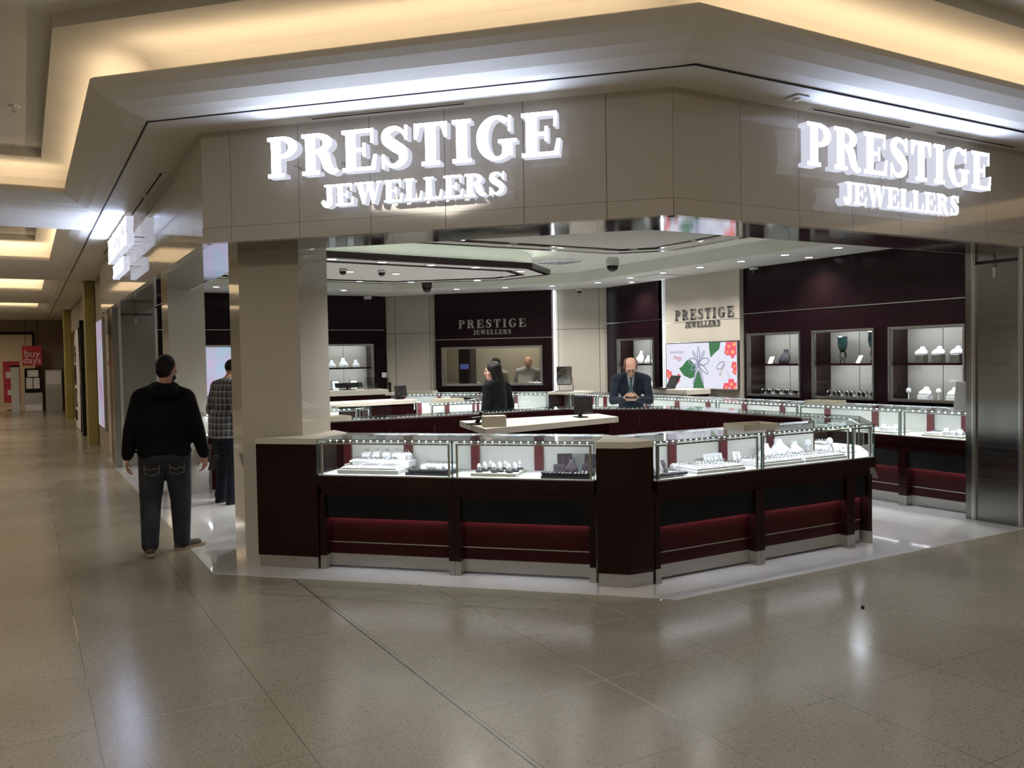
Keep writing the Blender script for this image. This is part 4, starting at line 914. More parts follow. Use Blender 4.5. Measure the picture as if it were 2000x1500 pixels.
mb = MB(); mb.box(-.13, .13, 0, .004, 0, .22); mb.box(-.13, .13, 0, .06, 0, .004); mb.box(-.13, .13, .06, .064, 0, .1); mb.build('sheet', 'acrylic', r)
# laptop by the suited man
r = empty('laptop', (9.0, 10.72, 1.12), -PI/2-.25, 'open black laptop on the desk right of the suited man', 'laptop')
mb = MB(); mb.bbox(-.17, .17, -.12, .12, 0, .018, .004); mb.build('keyboard_base', 'black_plastic', r)
mb = MB(); mb.bbox(-.17, .17, -.005, .005, 0, .22, .004); mb.xf(Matrix.Translation((0, .12, .015)) @ Matrix.Rotation(-.5, 4, 'X')); mb.build('screen_lid', 'black_plastic', r)
# table mirror on the corner cabinet
r = empty('table_mirror', (8.25, 12.5, 1.06), -PI/4, 'small framed tabletop mirror on the cream corner cabinet', 'mirror')
mb = MB(); F = [(-.10, .16), (.12, .16), (.15, .46), (-.07, .46)]
F = [(-.12, .12), (.12, .12), (.13, .43), (-.13, .43)]
for a_, b_ in zip(F, F[1:]+F[:1]): mb.tube([(a_[0], 0, a_[1]), (b_[0], 0, b_[1])], .008, 6)
mb.build('frame', 'iron', r)
mb = MB(); mb.add([(x, .003, z) for x, z in F]+[(x, .008, z) for x, z in F], [(0, 1, 2, 3), (7, 6, 5, 4), (0, 1, 5, 4), (1, 2, 6, 5), (2, 3, 7, 6), (3, 0, 4, 7)]); mb.build('mirror_glass', 'silver', r)
mb = MB(); mb.tube([(-.14, 0, .25), (-.16, .0, .01), (-.16, -.06, .0)], .006); mb.tube([(.14, 0, .25), (.16, .0, .01), (.16, -.06, .0)], .006); mb.box(-.16, .16, -.07, .05, 0, .012); mb.build('stand', 'iron', r)
r = empty('counter_mirror', (8.33, 5.2, 1.041), -PI/2+.3, 'leaning white backed mirror at the end of the right wall counter', 'mirror')
mb = MB(); mb.bbox(-.12, .12, -.006, .006, 0, .30, .004); mb.xf(Matrix.Rotation(-.3, 4, 'X')); mb.build('back_board', 'white_plastic', r); mb = MB(); mb.tube([(0, .02, .2), (0, .16, 0)], .006); mb.build('strut', 'iron', r)
mb = MB(); mb.bbox(-.12, .12, -.09, .09, 0, .004, .001); mb.rot('Y', .5); o = mb.build('paper_bag', 'white_plastic', loc=(6.55, 4.86, .64)); tag(o, 'small white paper corner sticking out below the glass end of the near island', 'paper'); o.location = (6.44, 4.88, .60); o.scale = (.35, .35, 1)

# ---------------------------------------------------------------- wall cabinets
def cabinet(p0, p1, z0, z1, label, D=.34):
    a, L = frame(p0, p1); r = empty('wall_cabinet', (*p0, z0), a, label, 'display cabinet', 'lit wall cabinets'); Hh = z1-z0; t = .035
    mb = MB()
    for i, (e0, e1, d) in enumerate(((0, .02, -.035), (.02, t, -.02))):
        mb.box(e0, L-e0, d, .02, Hh-e1, Hh-e0); mb.box(e0, L-e0, d, .02, e0, e1); mb.box(e0, e1, d, .02, e1, Hh-e1); mb.box(L-e1, L-e0, d, .02, e1, Hh-e1)
    mb.build('frame', 'frame_steel', r)
    mb = MB(); mb.box(.01, L-.01, D, D+.02, 0, Hh); mb.box(L/2-.003, L/2+.003, D-.003, D, 0, Hh, 1); mb.build('back_panel', ['beige_panel', 'gap_dark'], r)
    mb = MB(); mb.box(.005, .02, .02, D, 0, Hh); mb.box(L-.02, L-.005, .02, D, 0, Hh); mb.box(0, L, .02, D, 0, .012); mb.box(0, L, .02, D, Hh-.012, Hh); mb.build('side_panel', 'maroon', r)
    mb = MB(); mb.box(.02, L-.02, .03, D, Hh*.485, Hh*.515); mb.build('shelf', 'maroon', r)
    mb = MB(); mb.box(t, L-t, .0, .005, t, Hh-t); mb.build('glass_door', 'glass', r)
    for zz in (Hh-.02, Hh*.47):
        l = add_light('AREA', (L/2, .07, zz), E_CAB*L, COOL, r, size=L-.1, size_y=.02, name='cabinet_light'); l.rotation_euler = (math.atan2(.45, 1), 0, 0)
    return r
K0 = cabinet((9.6, 12.71), (9.6, 11.67), 1.03, 1.98, 'lit wall cabinet behind the man in the dark suit')
K1 = cabinet((9.6, 9.45), (9.6, 8.43), 1.02, 1.965, 'lit wall cabinet right of the screen with dark necklace bust')
K2 = cabinet((9.6, 8.22), (9.6, 7.22), 1.02, 1.965, 'lit wall cabinet with two green glass lamps')
K3 = cabinet((9.6, 7.01), (9.6, 5.99), 1.02, 1.965, 'lit wall cabinet with three white busts on blocks, nearest the shutter post')
K4 = cabinet((5.12, 16.28), (6.14, 16.28), 1.04, 2.0, 'lit wall cabinet on the back wall with three white busts')
K5 = cabinet((3.72, 16.28), (4.87, 16.28), 1.04, 2.0, 'lit wall cabinet on the back wall beside the beige column')
def inc(c, key, fn, x, y, up, label, cat, group=None, rz=0, sc=1, dz=0):
    o, _ = once(key, fn); put(o, c, x, y, (.487 if up else .013)+dz, rz); o.scale = sc if isinstance(sc, tuple) else (sc,)*3; return tag(o, label, cat, group)
def shelfz(up): return .487 if up else .013
def f_lamp():
    r = empty('glass_lamp'); mb = MB()
    prof = [(.03, .17), (.05, .19), (.062, .24), (.066, .28), (.060, .33), (.070, .36)]; mb.lathe(prof, 18, caps=False); mb.build('shade', 'green_glass', r, True)
    mb = MB(); mb.torus((0, 0, .36), .07, .004, n=18, seg=5); mb.build('shade_rim', 'silver', r)
    for s_ in (-1, 1, 0):
        mb = MB(); pts = []
        for k_ in range(15):
            t = k_/14; ang = t*PI*1.7; R_ = .022+.05*t; pts.append(((R_*math.sin(ang)*.8+.02) * (s_ if s_ else 0), (R_*math.sin(ang)*.8+.02)*(1 if s_ == 0 else .15), .16-.155*t+.012*math.sin(ang*2)))
        mb.tube(pts, .006, 6); mb.build('scroll_foot', 'iron', r)
    mb = MB(); mb.lathe([(.035, .15), (.04, .165), (.02, .175)], 12); mb.build('cup', 'iron', r); return r
wb = f_bust(.16)
inc(K3, 'wb16', wb, .33, .16, 1, 'left white bust on a block, upper shelf of the cabinet nearest the post', 'necklace bust', 'busts on blocks', dz=.10, sc=(1.05, .9, .62)); inc(K3, 'wb16', wb, .56, .16, 1, 'middle white bust on a block, upper shelf of the cabinet nearest the post', 'necklace bust', 'busts on blocks', dz=.10, sc=(1.05, .9, .62)); inc(K3, 'wb16', wb, .80, .16, 1, 'right white bust on a block, upper shelf of the cabinet nearest the post', 'necklace bust', 'busts on blocks', dz=.10, sc=(1.05, .9, .62))
for i, x in enumerate((.33, .56, .80)): inc(K3, 'blk', f_platform(.12, .10, .10, 'frame_steel'), x, .12, 1, '%s square grey block under a bust' % ('left', 'middle', 'right')[i], 'block', 'grey blocks')
for i, x in enumerate((.38, .76)): inc(K3, 'wb16', wb, x, .16, 0, '%s white bust on the lower shelf, cabinet nearest the post' % ('left', 'right')[i], 'necklace bust', 'busts on the lower shelf', dz=.07, sc=(1.05, .9, .62)); inc(K3, 'blk2', f_platform(.14, .12, .07, 'white_velvet'), x, .11, 0, '%s low white block on the lower shelf' % ('left', 'right')[i], 'block', 'low white blocks')
for i, x in enumerate((.17, .58, .93)): inc(K3, 'ear', f_ear, x, .14, 0, '%s small round stand on the lower shelf of the cabinet nearest the post' % ('left', 'middle', 'right')[i], 'earring stand', 'small round stands', sc=1.1)
inc(K2, 'lamp', f_lamp, .36, .17, 1, 'left green glass lamp on scrolled iron feet', 'lamp', 'green glass lamps'); inc(K2, 'lamp', f_lamp, .87, .15, 1, 'right green glass lamp on scrolled iron feet', 'lamp', 'green glass lamps', sc=1.15)
inc(K2, 'wcb', f_card('white_velvet', .09, .12, .5), .62, .14, 1, 'white leaning pendant card between the green lamps', 'pendant stand', rz=-.3)
for i in range(8): inc(K2, 'watch', f_watch, .15+.1*i, .14+.04*(i % 2), 0, 'dark wristwatch on a cuff on the lower shelf of the lamp cabinet', 'watch', 'watches in the lamp cabinet', sc=1.5)
inc(K1, 'db16', f_bust(.2, 'dark_velvet'), .55, .16, 1, 'dark velvet necklace bust in the cabinet right of the screen', 'necklace bust')
inc(K1, 'wcb', None, .30, .14, 1, 'left white pendant card beside the dark bust', 'pendant stand', 'white pendant cards'); inc(K1, 'wcb', None, .88, .14, 1, 'right white pendant card beside the dark bust', 'pendant stand', 'white pendant cards')
for i in range(9): inc(K1, 'watch', f_watch, .18+.085*i, .13+.05*(i % 2), 0, 'dark wristwatch on a cuff on the lower shelf right of the screen', 'watch', 'watches right of the screen', sc=1.5)
for i, (x, s_) in enumerate(((.40, 1.4), (.62, .9), (.85, 1.3))): inc(K0, 'wb16', wb, x, .17, 1, '%s bust in the cabinet behind the suited man' % ('left', 'middle', 'right')[i], 'necklace bust', 'busts behind the suited man', sc=s_)
for i, x in enumerate((.65, .85)): inc(K0, 'wcb', None, x, .16, 0, '%s white card on the lower shelf behind the suited man' % ('left', 'right')[i], 'pendant stand', 'cards behind the suited man', sc=1.5)
for i, (x, s_, dz) in enumerate(((.22, .95, .0), (.46, 1.2, .02), (.72, .95, 0))): inc(K4, 'wb16', wb, x, .17, 1, '%s white bust on the upper shelf of the back wall cabinet' % ('left', 'tall middle', 'right')[i], 'necklace bust', 'busts in the back wall cabinet', sc=s_)
inc(K5, 'wb16', wb, .95, .17, 1, 'white bust in the cabinet beside the beige column', 'necklace bust', sc=1.2)
def f_framecard():
    r = empty('framed_card'); mb = MB(); mb.bbox(-.08, .08, 0, .012, 0, .24, .003); mb.rot('X', -.3); mb.build('easel', 'dark_velvet', r)
    mb = MB(); mb.bbox(-.065, .065, -.004, 0, .015, .225, .002); mb.rot('X', -.3); mb.build('card', 'cool_white', r); return r
for i, x in enumerate((.28, .66)): inc(K4, 'fc', f_framecard, x, .15, 0, '%s white card on a dark easel, lower shelf of the back wall cabinet' % ('left', 'right')[i], 'pendant stand', 'cards on easels', rz=-.2)
inc(K5, 'fc', f_framecard, .98, .15, 0, 'white card on a dark easel in the cabinet beside the column', 'pendant stand', rz=-.2)

# ---------------------------------------------------------------- wall screen
root = empty('wall_screen', (9.52, 11.20, 1.12), -PI/2, 'large lit wall screen showing anniversary rings with red flowers and green leaves', 'screen')
SW, SH = 1.64, .73
mb = MB(); mb.bbox(-.02, SW+.02, -.045, 0, -.02, SH+.02, .003); mb.build('bezel', 'frame_steel', root)
emis('scr_white', (.80, .80, .93), .95); emis('scr_green', (.015, .17, .05), .9); emis('scr_dgreen', (.01, .09, .05), .9); emis('scr_pink', (.95, .10, .16), .9); emis('scr_orange', (1.0, .45, .15), .9)
emis('scr_grey', (.30, .30, .46), .9); emis('scr_silver', (.55, .55, .66), .9); emis('scr_gold', (.6, .5, .2), .8); emis('scr_red', (.6, .08, .12), .8)
mb = MB(); mb.box(0, SW, -.048, -.044, 0, SH); mb.build('display', 'scr_white', root)
def flat(polys, name, m_, d, par=root):
    mb = MB()
    for p in polys: n = len(p); mb.loft([[(x*SW, -.048-d, (1-y)*SH) for x, y in p], [(x*SW, -.048-d-.0015, (1-y)*SH) for x, y in p]])
    return mb.build(name, m_, par)
def ell(cx, cy, rx, ry, rot=0, n=20):
    asp = SW/SH; o = []
    for k_ in range(n):
        a = 2*PI*k_/n; x, y = rx*math.cos(a), ry*math.sin(a); o.append((cx+(x*math.cos(rot)-y*math.sin(rot))/asp, cy+x*math.sin(rot)+y*math.cos(rot)))
    return o
for q_ in [[(.195, .565), (.24, .52), (.31, .38), (.36, .37), (.44, .5), (.43, .75), (.36, .79), (.27, .73), (.23, .65)], [(.63, 0), (.79, 0), (.77, .15), (.71, .23), (.652, .325), (.635, .15)], [(.40, .999), (.42, .8), (.48, .6), (.53, .8), (.56, .999)]]:
    flat([q_], 'green_leaf', 'scr_green', .0)
fl = [(.05, .72, .09), (.07, .88, .10), (.02, .66, .07), (.12, .9, .05), (.18, .83, .06), (.19, .74, .05), (.90, .08, .10), (.97, .04, .12), (.95, .2, .13), (.88, .2, .08), (.97, .5, .08), (.98, .62, .07), (.86, .95, .08), (.93, .88, .10), (.98, .95, .10)]
def petals(x, y, s_): return [[p for p in ell(x+s_*.55*math.cos(a)/2.24, y+s_*.55*math.sin(a), s_*.52, s_*.42, a)] for a in (.3, 1.6, 2.8, 4.1, 5.3)]
def clip(p): return [(min(.999, max(.001, x)), min(.999, max(.001, y))) for x, y in p]
for i, (x, y, s_) in enumerate(fl):
    pf = flat([clip(p) for p in petals(x, y, s_*1.1)], 'flower', 'scr_pink', .0015+.0004*i)
    flat([clip(ell(x+.004, y+.015, s_*.42, s_*.34))], 'flower_centre', 'scr_orange', .008, pf)
def loop(cx, cy, rx, ry, rot, wd=.024): o = ell(cx, cy, rx, ry, rot, 28); i = ell(cx, cy, rx-wd, ry-wd, rot, 28); return [[o[k_], o[(k_+1) % 28], i[(k_+1) % 28], i[k_]] for k_ in range(28)]
L_ = []; c_ = (.485, .45)
for an, ln, wd in ((-90, .19, .045), (-55, .17, .04), (-125, .17, .04), (-12, .17, .085), (192, .17, .085), (38, .19, .06), (150, .15, .06), (72, .24, .035), (112, .25, .035)):
    a = math.radians(an); L_ += loop(c_[0]+ln*math.cos(a)/(SW/SH), c_[1]+ln*math.sin(a), ln, wd, a)
flat(L_, 'ring_flower', 'scr_grey', .004)
flat([q_ for q_ in loop(.79, .5, .14, .07, -.5, .022)+loop(.81, .58, .15, .03, -1.05, .012)], 'ring_pair', 'scr_grey', .004); flat(loop(.8, .62, .13, .03, -1.1, .012), 'gold_ring', 'scr_gold', .006); flat(loop(.9, .72, .16, .025, .9, .012), 'small_ring', 'scr_silver', .005)
text('anniversary', .075, 'scr_grey', root, (.27, -.052, .57)); o = text('rings', .11, 'scr_red', root, (.28, -.052, .465)); o.rotation_euler = (PI/2, .12, 0)

# ---------------------------------------------------------------- workshop window in the sign wall
root = empty('workshop_window', (*a0, 0), frame(a0, a1)[0], 'wide framed window into the workshop below the sign at the back', 'window')
mb = MB()
for (x0, x1, z0, z1) in ((.13, 2.19, 1.86, 1.90), (.13, 2.19, 1.13, 1.17), (.13, .17, 1.17, 1.86), (2.15, 2.19, 1.17, 1.86)): mb.box(x0, x1, -.035, .1, z0, z1)
mb.build('frame', 'frame_steel', root); mb = MB(); mb.box(.16, 2.16, .02, .026, 1.165, 1.865); mb.build('pane', 'window_glass', root)
mb = MB(); mb.box(-.6, 2.9, 1.9, 1.95, 0, 2.97); mb.box(-.6, -.55, .2, 1.9, 0, 2.97); mb.box(2.9, 2.95, .2, 1.9, 0, 2.97); mb.box(-.6, 2.9, .2, 1.9, 2.6, 2.65)
o = struct(mb.build('wall_workshop', 'beige_panel')); o.location = (*a0, 0); o.rotation_euler.z = frame(a0, a1)[0]
l = add_light('AREA', (1.3, 1.1, 2.55), 34, (1, .93, .82), root, size=1.6, size_y=.6, name='workshop_light'); l.rotation_euler = (0, 0, 0)
def inw(x, y, z=0):
    return Matrix.Translation((*a0, 0)) @ Matrix.Rotation(frame(a0, a1)[0], 4, 'Z') @ Vector((x, y, z))
wa = frame(a0, a1)[0]
r = empty('work_bench', inw(1.1, .25), wa, 'workshop bench seen through the back window', 'bench'); mb = MB(); mb.bbox(-.95, .95, 0, .55, 1.10, 1.15, .004); mb.build('bench_top', 'cream_top', r)
mb = MB(); mb.box(-.9, .9, .05, .5, 0, 1.1); mb.build('body', 'maroon', r)
r = empty('workshop_shelf', inw(.27, 1.0), wa, 'dark shelf unit at the left of the workshop window', 'shelf'); mb = MB(); mb.box(-.13, .13, 0, .4, 0, 1.95); mb.build('body', 'black_panel', r)
emis('blue_screen', (.15, .2, .7), .5); mb = MB(); mb.box(-.09, .09, -.012, -.001, 1.45, 1.56); mb.build('small_screen', 'blue_screen', r)
r = empty('orange_panel', inw(1.85, 1.8), wa, 'orange wooden panel hanging on the workshop back wall', 'panel'); mat('orange_wood', (.45, .22, .08), .5, build=noise_tint((.4, .19, .07), (.5, .26, .1), 4)); mb = MB(); mb.bbox(-.14, .14, 0, .05, 1.2, 2.1, .004); mb.build('board', 'orange_wood', r)
r = empty('picture', inw(2.35, 1.82), wa, 'dark framed picture on the workshop back wall', 'picture'); mb = MB(); mb.bbox(-.22, .22, 0, .04, 1.35, 2.0, .004); mb.build('frame', 'black_panel', r)
r = empty('white_monitor', inw(1.72, .45, 1.15), wa, 'back of a grey monitor on the workshop bench', 'monitor'); mb = MB(); mb.bbox(-.15, .15, 0, .03, .02, .24, .005); mb.box(-.05, .05, -.02, .1, 0, .02); mb.build('case', 'white_plastic', r)

# framed pink picture between the columns
r = empty('lit_picture', (3.0, 16.27, 1.03), 0, 'lit pink and blue picture on the back wall seen between the columns', 'picture')
mb = MB(); mb.bbox(-.45, .45, -.03, 0, 0, .97, .005); mb.build('frame', 'frame_steel', r); mb = MB(); mb.box(-.41, .41, -.034, -.03, .04, .93); mb.build('print', 'poster_print', r)
mb = MB(); mb.bbox(-.05, .05, -.02, 0, 0, .1, .004); o = mb.build('thermostat', 'white_plastic', loc=(6.36, 16.27, 1.32)); tag(o, 'small white wall control at the edge of the dark back wall', 'thermostat')

# ---------------------------------------------------------------- people
mat('skin', (.42, .22, .15), .5, build=noise_tint((.40, .20, .135), (.47, .25, .17), 14))
mat('skin_pale', (.60, .34, .26), .5, build=noise_tint((.56, .30, .22), (.64, .38, .29), 14))
mat('hair_black', (.008, .007, .007), .45, spec=.12, build=noise_tint((.005,)*3, (.016, .013, .012), 40, sc=(1, 1, .2), bump=.4))
mat('hair_red', (.10, .04, .02), .6, build=noise_tint((.08, .03, .015), (.16, .07, .04), 40))
mat('hoodie', (.010, .010, .012), .8, spec=.12, build=noise_tint((.0035, .0035, .0045), (.007, .007, .008), 8, bump=.3, bscale=12))
def denim(nt, b):
    co = coords(nt); n = N(nt, 'ShaderNodeTexNoise', Scale=5.0, Detail=5); nt.links.new(co, n.inputs['Vector'])
    nt.links.new(ramp(nt, n.outputs[0], [(.35, (.008, .011, .017)), (.55, (.017, .022, .032)), (.75, (.035, .042, .055))]), b.inputs['Base Color'])
    n2 = N(nt, 'ShaderNodeTexNoise', Scale=11.0, Detail=2, Distortion=1.5); nt.links.new(co, n2.inputs['Vector'])
    bp = N(nt, 'ShaderNodeBump', Strength=.5, Distance=.012); nt.links.new(n2.outputs[0], bp.inputs['Height']); nt.links.new(bp.outputs[0], b.inputs['Normal'])
mat('denim', rough=.8, build=denim)
mat('dark_trousers', (.01, .012, .018), .8, spec=.12, build=noise_tint((.008, .010, .014), (.015, .018, .026), 8, bump=.3))
mat('suit_navy', (.022, .028, .042), .75, spec=.12, build=noise_tint((.010, .014, .024), (.020, .027, .040), 8, bump=.3, bscale=14))
mat('shirt_light', (.5, .55, .6), .7, build=noise_tint((.45, .5, .56), (.55, .6, .65), 10))
mat('shoe', (.06, .05, .035), .7, build=noise_tint((.045, .038, .026), (.09, .075, .05), 20)); mat('sole', (.30, .25, .18), .7, build=noise_tint((.25, .2, .14), (.36, .3, .22), 20))
mat('black_shoe', (.01,)*3, .4, spec=.12, build=noise_tint((.008,)*3, (.016,)*3, 9))
mat('lens', (.02,)*3, .05, build=noise_tint((.015,)*3, (.03,)*3, 9))
def plaid(c0, c1, c2, per):
    def f(nt, b):
        co = coords(nt); sep = N(nt, 'ShaderNodeSeparateXYZ'); nt.links.new(co, sep.inputs[0])
        xy = mathn(nt, 'ADD', sep.outputs[0], mathn(nt, 'MULTIPLY', sep.outputs[1], .9))
        def st(o, p, wd): return mathn(nt, 'LESS_THAN', mathn(nt, 'PINGPONG', o, p/2), wd)
        a = mixc(nt, mathn(nt, 'MULTIPLY', st(xy, per, per*.16), .6), c0, c1); a = mixc(nt, mathn(nt, 'MULTIPLY', st(sep.outputs[2], per, per*.16), .6), a, c1)
        t = mathn(nt, 'ADD', sep.outputs[2], per*.35); t2 = mathn(nt, 'ADD', xy, per*.35)
        a = mixc(nt, mathn(nt, 'MULTIPLY', st(t, per, per*.04), .8), a, c2); a = mixc(nt, mathn(nt, 'MULTIPLY', st(t2, per, per*.04), .8), a, c2)
        nt.links.new(a, b.inputs['Base Color'])
    return f
mat('plaid_dark', rough=.8, build=plaid((.10, .10, .11), (.008, .008, .012), (.5, .5, .5), .075))
mat('plaid_light', rough=.8, build=plaid((.5, .5, .52), (.15, .15, .2), (.6, .6, .6), .05))
mat('tie_teal', rough=.6, build=plaid((.02, .07, .08), (.01, .02, .03), (.15, .3, .28), .03))
mat('floral', rough=.8, build=noise_tint((.2, .18, .16), (.6, .58, .52), 30))

def cap(mb, a, b, ra, rb, sy=1.0, seg=12):   # tapered limb segment with rounded ends
    a, b = Vector(a), Vector(b); d = (b-a); L = d.length; d.normalize()
    up = Vector((0, 1, 0)) if abs(d.y) < .8 else Vector((0, 0, 1)); x = d.cross(up).normalized(); y = x.cross(d).normalized()
    prof = [(-.98, .2), (-.8, .6), (-.45, .89), (0, 1)]
    R = [(a+d*ra*t, ra*q_) for t, q_ in prof]+[(b-d*rb*t, rb*q_) for t, q_ in reversed(prof)]
    mb.loft([[tuple(c+x*r_*math.cos(2*PI*i/seg)+y*r_*sy*math.sin(2*PI*i/seg)) for i in range(seg)] for c, r_ in R])
def blob(mb, c, rx, ry, rz): mb.ball(c, 1, seg=16, sc=(rx, ry, rz))
def skinned(mb, name, m_, parent, voxel=.009, smooth=6, fac=.5):
    o = mb.build(name, m_); md = o.modifiers.new('r', 'REMESH'); md.mode = 'VOXEL'; md.voxel_size = voxel; md.use_smooth_shade = True
    s_ = o.modifiers.new('s', 'SMOOTH'); s_.iterations = smooth; s_.factor = fac
    me = bpy.data.meshes.new_from_object(o.evaluated_get(bpy.context.evaluated_depsgraph_get())); bpy.data.objects.remove(o)
    me.materials.clear()
    for q_ in (m_ if isinstance(m_, (list, tuple)) else [m_]): me.materials.append(M[q_])
    me.polygons.foreach_set('use_smooth', [True]*len(me.polygons))
    o = bpy.data.objects.new(name, me); COL.objects.link(o); o.parent = parent; o.name = name; return o
def hand(mb, wr, fwd, palm, side, curl=.5, s=1.0, thumb=1):
    # wr wrist, fwd direction of fingers, palm normal (towards which fingers curl), side: +1 thumb on +x of cross
    wr, f, p = Vector(wr), Vector(fwd).normalized(), Vector(palm).normalized(); t = f.cross(p).normalized()*side
    pc = wr+f*.05*s
    for q_ in (-.027, -.009, .009, .027): cap(mb, wr+f*.012+t*q_*.7*s, wr+f*.085*s+t*q_*s*1.15, .0125*s, .0105*s, 1)
    for q_, L in ((-.033, .062), (-.011, .078), (.011, .085), (.033, .076)):
        a = wr+f*.085*s+t*q_*s*1.1; d = f; pos = a
        for k_, seg in enumerate((.45, .32, .25)):
            ang = curl*(.5+.5*k_)*1.1; d = (f*math.cos(curl*(k_+.6)*.85)+p*math.sin(curl*(k_+.6)*.85)).normalized(); nx = pos+d*L*seg*s; cap(mb, pos, nx, .0088*s-.0008*k_, .0082*s-.0008*k_, 1, 8); pos = nx
    a = wr+f*.025*s+t*.026*s; b_ = a+(f*.5+t*.75+p*.35*thumb).normalized()*.045*s; c_ = b_+(f*.9+t*.15+p*.5*thumb).normalized()*.032*s
    cap(mb, a, b_, .013*s, .0105*s, 1, 8); cap(mb, b_, c_, .010*s, .0085*s, 1, 8)
def head_mb(mb, c, R_, female=False):
    # R_: rotation matrix for the head, c: centre of the head
    hb = MB(); blob(hb, (0, -.008, .025), .074, .094, .098); blob(hb, (0, .022, -.045), .056, .066, .066)
    cap(hb, (0, .055, -.085), (0, .062, -.08), .03, .028)
    cap(hb, (0, .088, .012), (0, .104, -.022), .009, .013)                      # nose
    cap(hb, (-.02, .083, -.052), (.02, .083, -.052), .0075, .0075); cap(hb, (-.017, .081, -.063), (.017, .081, -.063), .0075, .0075)   # lips
    cap(hb, (-.045, .080, .028), (.045, .080, .028), .011, .011)                # brow ridge
    for s_ in (-1, 1):
        cap(hb, (s_*.03, .078, .010), (s_*.034, .078, .010), .010, .010)
        cap(hb, (s_*.048, .055, -.02), (s_*.05, .04, -.03), .022, .02)         # cheeks
        cap(hb, (s_*.076, .0, .022), (s_*.078, -.006, -.018), .013, .010, 1)    # ears
    T = Matrix.Translation(c) @ R_.to_4x4(); hb.xf(T); mb.add(hb.v, hb.f); return T
def person(loc, rz, label, J, top, top_m, leg_m, shoe_m='shoe', skin='skin', hair=None, tall=1.0, headrot=(0, 0, 0), hands=((0, 0, -1), (0, 0, -1)), palms=((1, 0, 0), (-1, 0, 0)), bulk=1.0, curl=.5, group=None, voxel=.009, belly=0):
    r = empty('person', loc, rz, label, 'person', group); g = {k_: Vector(v) for k_, v in J.items()}
    R_ = Matrix.Rotation(headrot[2], 3, 'Z') @ Matrix.Rotation(headrot[0], 3, 'X') @ Matrix.Rotation(headrot[1], 3, 'Y')
    body = MB(); B_ = bulk
    T = head_mb(body, g['head'], R_)
    cap(body, g['neck'], g['head']+Vector((0, -.02, -.05)), .056, .052)
    def torso(mb, e):
        ch, pe = g['chest'], g['pelvis']; wst = (ch+pe)/2+Vector((0, .0, -.02))
        n = 5
        for mid, hw, ry, rz_ in ((ch+Vector((0, 0, .06)), .12, .10, .12), (ch, .11, .115, .13), (wst, .09, .105+belly, .13), (pe, .10, .11, .11)):
            blob(mb, mid, (hw+.045)*B_+e, ry*B_+e, rz_+e)
        cap(mb, ch+Vector((0, 0, .04)), pe, .12*B_+e, .125*B_+e, .85)
        for s_ in 'lr':
            cap(mb, g['neck']+Vector((0, 0, -.01)), g['sh_'+s_], .055+e, .062*B_+e)
    def arms(mb, e, lo=1.0):
        for s_ in 'lr':
            cap(mb, g['sh_'+s_], g['el_'+s_], .058*B_+e, .044*B_+e); wr = g['el_'+s_].lerp(g['wr_'+s_], lo); cap(mb, g['el_'+s_], wr, .044*B_+e, .030+e*(1.0))
    def legs(mb, e, lo=1.0):
        for s_ in 'lr':
            cap(mb, g['hip_'+s_], g['kn_'+s_], .088*B_+e, .060*B_+e); cap(mb, g['kn_'+s_], g['kn_'+s_].lerp(g['an_'+s_], lo), .058*B_+e, .042+e)
        blob(mb, g['pelvis']+Vector((0, -.01, -.03)), .165*B_+e, .12*B_+e, .12+e)
    torso(body, -.012); arms(body, -.006); legs(body, -.01)
    for s_, fd, pm, th in (('l', hands[0], palms[0], 1), ('r', hands[1], palms[1], -1)): hand(body, g['wr_'+s_], fd, pm, th, curl)
    for s_ in 'lr': cap(body, g['an_'+s_], g['an_'+s_].lerp(g['toe_'+s_], .6), .030, .02)
    skinned(body, 'body', skin, r, min(voxel, .0062) if curl < 9 else voxel, 4)
    tp = MB(); torso(tp, .014); arms(tp, .013, .97); blob(tp, g['pelvis']+Vector((0, 0, .03)), .165*B_+.018, .125*B_+.016, .11)
    if top == 'hoodie':
        for k_ in range(10):
            a_ = 2*PI*k_/10; a2 = 2*PI*(k_+1)/10; n_ = g['neck']+Vector((0, -.02, .005))
            cap(tp, n_+Vector((.095*math.cos(a_), .085*math.sin(a_), .02*math.sin(a_))), n_+Vector((.095*math.cos(a2), .085*math.sin(a2), .02*math.sin(a2))), .034, .034)
        cap(tp, g['neck']+Vector((-.07, -.12, -.03)), g['neck']+Vector((.07, -.12, -.03)), .055, .055)
        for k_ in range(12):
            a_ = 2*PI*k_/12; a2 = 2*PI*(k_+1)/12; n_ = g['pelvis']+Vector((0, -.0, -.02))
            cap(tp, n_+Vector((.175*B_*math.cos(a_), .13*B_*math.sin(a_), 0)), n_+Vector((.175*B_*math.cos(a2), .13*B_*math.sin(a2), 0)), .028, .028)
    else:
        blob(tp, g['neck']+Vector((0, -.005, -.0)), .072, .068, .03)
    if top in ('jacket', 'shirt'):
        pz = g['pelvis']; tp.loft([[(pz.x+(rx+.012)*B_*math.cos(2*PI*k_/20), pz.y+(ry+.012)*B_*math.sin(2*PI*k_/20), pz.z+zz) for k_ in range(20)] for zz, rx, ry in ((-.12, .185, .145), (-.05, .18, .142), (.05, .17, .135), (.2, .155, .12))])
    if top == 'hoodie':
        for t_ in (0, .25, .5, .75, 1): blob(tp, g['pelvis'].lerp(g['chest'], t_)+Vector((0, -.01, .0)), (.215+.02*t_)*B_, .15*B_, .13)
        for s_ in 'lr': cap(tp, g['sh_'+s_]+Vector((0, 0, -.01)), g['el_'+s_], .085, .070); cap(tp, g['el_'+s_], g['el_'+s_].lerp(g['wr_'+s_], .9), .070, .052)
        for s_ in 'lr': cap(tp, g['neck']+Vector((0, 0, -.03)), g['sh_'+s_]+Vector((0, 0, -.005)), .085, .082)
